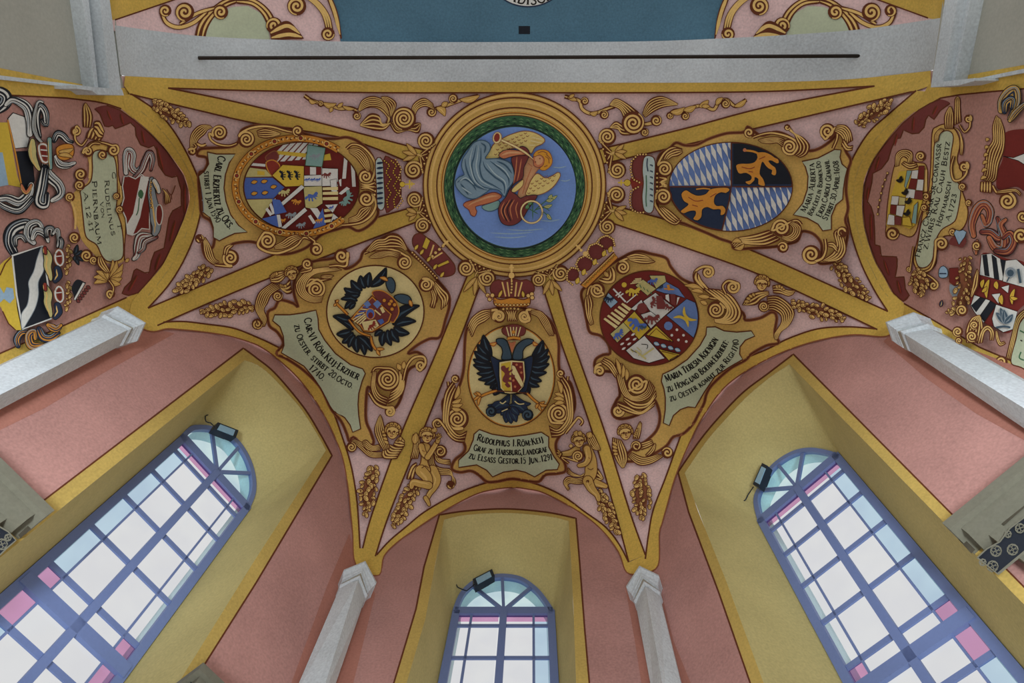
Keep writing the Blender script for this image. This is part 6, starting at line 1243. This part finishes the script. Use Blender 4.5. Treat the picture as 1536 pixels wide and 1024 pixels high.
A = T_.art('lettering'); A.text('Francz Caspar Sr.Comvassr', [(1379,386),(1387,355),(1397,315),(1406,265),(1412,215)], 7.5); A.text('z.Wiris Rau Cauh Bestz', [(1391,374),(1402,330),(1413,283),(1420,245),(1425,212)], 7.5); A.text('Hoffmarsch', [(1410,340),(1421,304),(1427,272)], 7); A.text('A.1723', [(1424,332),(1431,310),(1435,290)], 6.5); A.done()
A = T_.art('scrollwork').at(1400,125,136/1530.)
A.comb([(350,700),(360,420),(370,260),(410,225)], [(470,640),(450,420),(445,260),(415,230)], 3); A.comb([(200,760),(190,560),(270,390)], [(330,760),(340,560),(300,400)], 4); A.vol(590,600,60,1.5,-60,[(440,700),(520,820),(600,760),(620,680)]); A.comb([(340,740),(430,800),(500,1000),(490,1200)], [(420,780),(460,880),(460,1000),(450,1200)], 2); A.comb([(20,1000),(30,860),(120,760)], [(80,960),(100,860),(180,780)], 3)
A.at(1400,216,136/1530.); A.vol(520,380,80,1.6,-60,[(350,200),(300,400),(340,600),(460,600),(560,480)]); A.vol(490,720,60,1.6,60); A.vol(595,990,50,1.5,60); A.at(1290,340,KL); A.vol(1250,260,95,1.7,-160,[(960,700),(1080,650),(1140,520),(1160,340)]); A.vol(750,650,34,1.4,60,[(820,300),(790,500)]); A.vol(1420,80,50,1.4,60); A.vol(1130,900,70,1.5,-60,[(1000,720),(1100,780)])
A.bunch([(850,680),(900,820),(940,1060)], 260, 26, 5, 2.4); A.done()
T_ = Thing('coat_of_arms', W_DF, (1350,290), 'narrow shield chequered white and red with yellow on the right wall beside the curtain', 'coat of arms', 'coats of arms painted on the side walls', z=.005)
A = T_.art('frame').at(1290,240,KL); A.fill([(400,1020),(420,700),(480,300),(540,60),(640,-60),(760,0),(900,40),(1000,60),(1040,200),(1030,500),(1050,560),(940,820),(860,1100),(760,1180),(600,1130),(560,1200),(420,1200),(390,1090)], 'goldf', line='br'); A.comb([(540,100),(560,-100),(680,-160),(800,-120),(800,40)], [(600,80),(620,-20),(680,-60),(740,0),(700,80)], 4); A.comb([(640,60),(760,130),(880,100)], [(680,20),(760,60),(860,40)], 2); A.vol(930,-60,70,1.7,60); A.line([(1010,150),(1010,480)], 4, 'gl'); A.vol(1010,560,60,1.6,60); A.vol(985,730,50,1.6,60); A.vol(500,1130,90,1.6,0); beads(A, [(420,200),(340,420),(310,580),(280,720),(270,830)], 7, 1.6); A.done()
A = T_.art('shield').at(1290,240,KL); A.raw(A.tr([(600,180),(720,160),(900,160),(980,80),(980,280),(960,620),(840,1000),(760,1060),(640,1000),(400,1000),(470,560),(560,300)]), 'yel')
for p, c in (([(720,160),(800,160),(700,440),(680,400)], 'teal'), ([(800,160),(900,150),(880,290),(780,280)], 'white'), ([(900,90),(990,90),(980,300),(890,290)], 'crim'), ([(780,285),(885,290),(850,450),(740,430)], 'crim'), ([(885,295),(980,300),(965,470),(860,460)], 'white'), ([(730,440),(850,455),(830,590),(700,580)], 'white'), ([(850,470),(965,475),(960,610),(830,595)], 'maroon'), ([(490,550),(600,555),(580,690),(470,680)], 'white'), ([(600,560),(700,580),(690,690),(590,690)], 'ygreen'), ([(470,690),(560,690),(545,840),(460,820)], 'crim'), ([(565,695),(690,700),(650,870),(550,845)], 'white'), ([(440,830),(530,850),(530,1000),(410,990)], 'white'), ([(540,855),(640,880),(630,1000),(530,990)], 'maroon'), ([(830,700),(890,640),(860,980),(790,960)], 'teal'), ([(650,880),(760,870),(800,1020),(650,1000)], 'yel')): A.fill(p, c, False, 'br', .8)
for x, y in ((610,300),(690,490),(740,630),(720,810)): A.leaf((x-50,y+10),(x+50,y-10),40,.2,'ink','ink','ink'); A.leaf((x,y+20),(x+25,y-50),30,0,'ink','ink','ink')
A.done()
KR = 136/1530.
T_ = Thing('coat_of_arms', W_DF, (1515,240), 'dark red shield with a white wedge and yellow rim at the upper right edge', 'coat of arms', 'coats of arms painted on the side walls', z=.005)
A = T_.art('shield').at(1400,216,KR); A.raw(cr(A.tr([(1200,-180),(1600,-260),(1900,-260),(1900,800),(1560,800),(1400,720),(1090,760),(1080,500),(1180,200)]), True), 'crim'); A.fill([(1180,205),(1350,230),(1560,150),(1900,60),(1900,560),(1560,360),(1430,280)], 'white', False, 'ink', 1); A.done()
A = T_.art('mantling').at(1400,216,KR); A.comb([(1060,-480),(1000,-300),(1000,-60),(900,100),(870,400),(830,600)], [(1130,-420),(1200,-200),(1190,100),(1100,350),(1060,600),(980,640)], 6)
for i in range(6): A.leaf((900+i*8,560-i*130),(800+i*18,600-i*130),50,.2,'gm')
A.comb([(800,640),(790,800)], [(980,640),(980,820)], 4); A.vol(1250,960,130,1.8,0,[(1000,700),(1080,820),(1240,800),(1350,880)]); A.comb([(1080,790),(1250,760),(1400,760),(1480,830)], [(1080,830),(1250,820),(1380,800),(1460,880)], 2)
A.at(1400,125,KR); mantle(A, [([(1140,460),(1160,300),(1280,150),(1380,120),(1400,300),(1340,480),(1280,600)],120), ([(1200,480),(1220,330),(1330,270),(1320,420)],90), ([(1290,630),(1400,480),(1600,300)],70)], ('gm','navy')); A.done()
T_ = Thing('coat_of_arms', W_DF, (1500,430), 'quartered shield with black-white bars and grey charges at the right edge', 'coat of arms', 'coats of arms painted on the side walls', z=.005)
A = T_.art('mantling').at(1400,300,KR); mantle(A, [([(680,600),(650,400),(740,150),(860,70),(960,200),(900,420),(820,260)],110), ([(820,540),(960,540),(1100,640),(1150,560),(1080,300)],100), ([(940,640),(1040,800),(1180,820),(1200,600),(1140,420),(1220,330)],110), ([(1060,860),(1250,860),(1350,700),(1290,560),(1180,640)],110), ([(720,900),(700,760),(740,680)],60)], ('skinr','maroon')); A.vol(1510,280,90,1.6,60); A.vol(1480,600,120,1.7,120); A.vol(730,770,70,1.5,60); A.done()
A = T_.art('crest').at(1400,300,KR); A.fill([(270,740),(300,640),(380,620),(430,760),(520,620),(560,700),(490,800),(400,780)], 'maroon'); A.fill([(345,560),(380,500),(440,520),(500,500),(560,540),(530,620),(430,755)], 'lbl', False, 'ink', 1); A.at(1400,380,KR)
A.fill([(270,250),(420,240),(440,480),(350,540),(270,480)], 'crim', False, 'br', 1); A.fill([(100,260),(170,210),(240,280),(230,400),(100,400)], 'lbl', line='ink', w=1); A.line([(100,340),(220,340)], 1.8, 'navy'); A.fill([(280,520),(380,560),(450,500),(460,700),(360,750),(280,650)], 'gry'); A.leaf((120,900),(150,790),60,0,'navy'); A.bunch([(560,60),(520,300),(560,560),(480,760),(420,960),(200,980)], 300, 40, 9, 2.4); A.done()
A = T_.art('shield').at(1400,380,KR); A.raw(cr(A.tr([(810,20),(980,0),(1250,90),(1500,130),(1700,300),(1700,700),(1420,980),(1330,1300),(1180,1340),(1020,1240),(830,1150),(630,900),(640,700),(700,600),(770,350)]), True, 4), 'crim')
for p, c in (([(810,20),(980,0),(1130,90),(1180,400),(1160,460),(780,360)], 'white'), ([(830,30),(900,20),(945,390),(870,370)], 'blk'), ([(985,20),(1060,80),(1110,440),(1030,430)], 'blk'), ([(1130,100),(1230,120),(1180,380)], 'blk'), ([(1220,120),(1400,100),(1560,240),(1560,580),(1170,470)], 'white'), ([(690,700),(950,790),(1070,860),(850,1170),(700,1000),(630,880)], 'white'), ([(790,740),(880,770),(720,990),(640,880)], 'blk'), ([(960,800),(1060,860),(860,1150),(780,1060)], 'blk'), ([(1060,860),(1420,980),(1340,1280),(1180,1330),(1020,1230),(990,1100)], 'white'), ([(980,690),(1130,670),(1100,850)], 'white'), ([(1140,570),(1280,530),(1260,670)], 'white')): A.fill(p, c, False, 'ink', .8)
for b, t, w in (((940,440),(900,750),70), ((850,440),(820,580),60), ((820,650),(900,560),50), ((1060,470),(1080,600),70), ((1150,700),(1160,860),70), ((1370,600),(1330,860),60), ((1300,740),(1420,760),50)): A.leaf(b, t, w, .1, 'yel', 'br', 'org')
A.disc(1300,320,90,'gry'); A.disc(1300,330,60,'slate'); A.line([(1240,480),(1280,400)], 2, 'slate'); A.line([(1430,260),(1470,500)], 4, 'slate'); A.at(1400,460,KR)
for t in ((1060,100),(1130,20),(1190,50),(1340,130)): A.leaf((1200,280), t, 90, .05, 'slate', 'gry', 'gry')
A.line([(1060,350),(1200,330),(1300,350)], 3, 'slate'); A.done()
A = T_.art('scrollwork').at(1400,380,KR); A.comb([(740,260),(680,420),(650,600),(630,720)], [(760,320),(750,540),(700,640),(650,740)], 2); A.at(1400,460,KR); A.comb([(560,600),(550,400),(640,200),(780,140)], [(800,600),(840,400),(820,260),(800,180)], 6); A.vol(650,500,90,2,60); A.vol(690,310,70,1.8,60); A.comb([(740,620),(820,380),(920,310),(1020,400),(1020,560)], [(830,600),(860,440),(920,390),(960,450),(950,560)], 2); A.comb([(1050,400),(1060,540),(1120,660),(1220,620)], [(1080,420),(1110,540),(1140,600),(1190,580)], 2); A.vol(410,420,80,1.8,60); A.vol(430,570,50,1.5,60); A.vol(480,60,90,1.8,120); A.done()
T_ = Thing('inscription_cartouche', W_DF, (1534,505), 'green inscription cartouche cut off by the lower right edge of the painted wall', 'cartouche', 'inscription cartouches of the side walls', z=.006)
A = T_.art('frame').at(1400,460,KR); A.comb([(1230,860),(1320,500),(1420,150),(1700,-50)], [(1310,880),(1380,560),(1480,220),(1700,60)], 3); A.vol(1150,930,90,1.7,60); A.done()
A = T_.art('inscription_panel').at(1400,460,KR); A.fill([(1310,930),(1390,560),(1490,230),(1800,40),(1900,600),(1800,1150),(1480,1020)], 'green', line='br'); A.line([(1480,760),(1450,860),(1530,900)], 2, 'grn'); A.line([(1460,400),(1540,440)], 2, 'grn'); A.line([(1470,560),(1500,580)], 1.6, 'ink'); A.done()
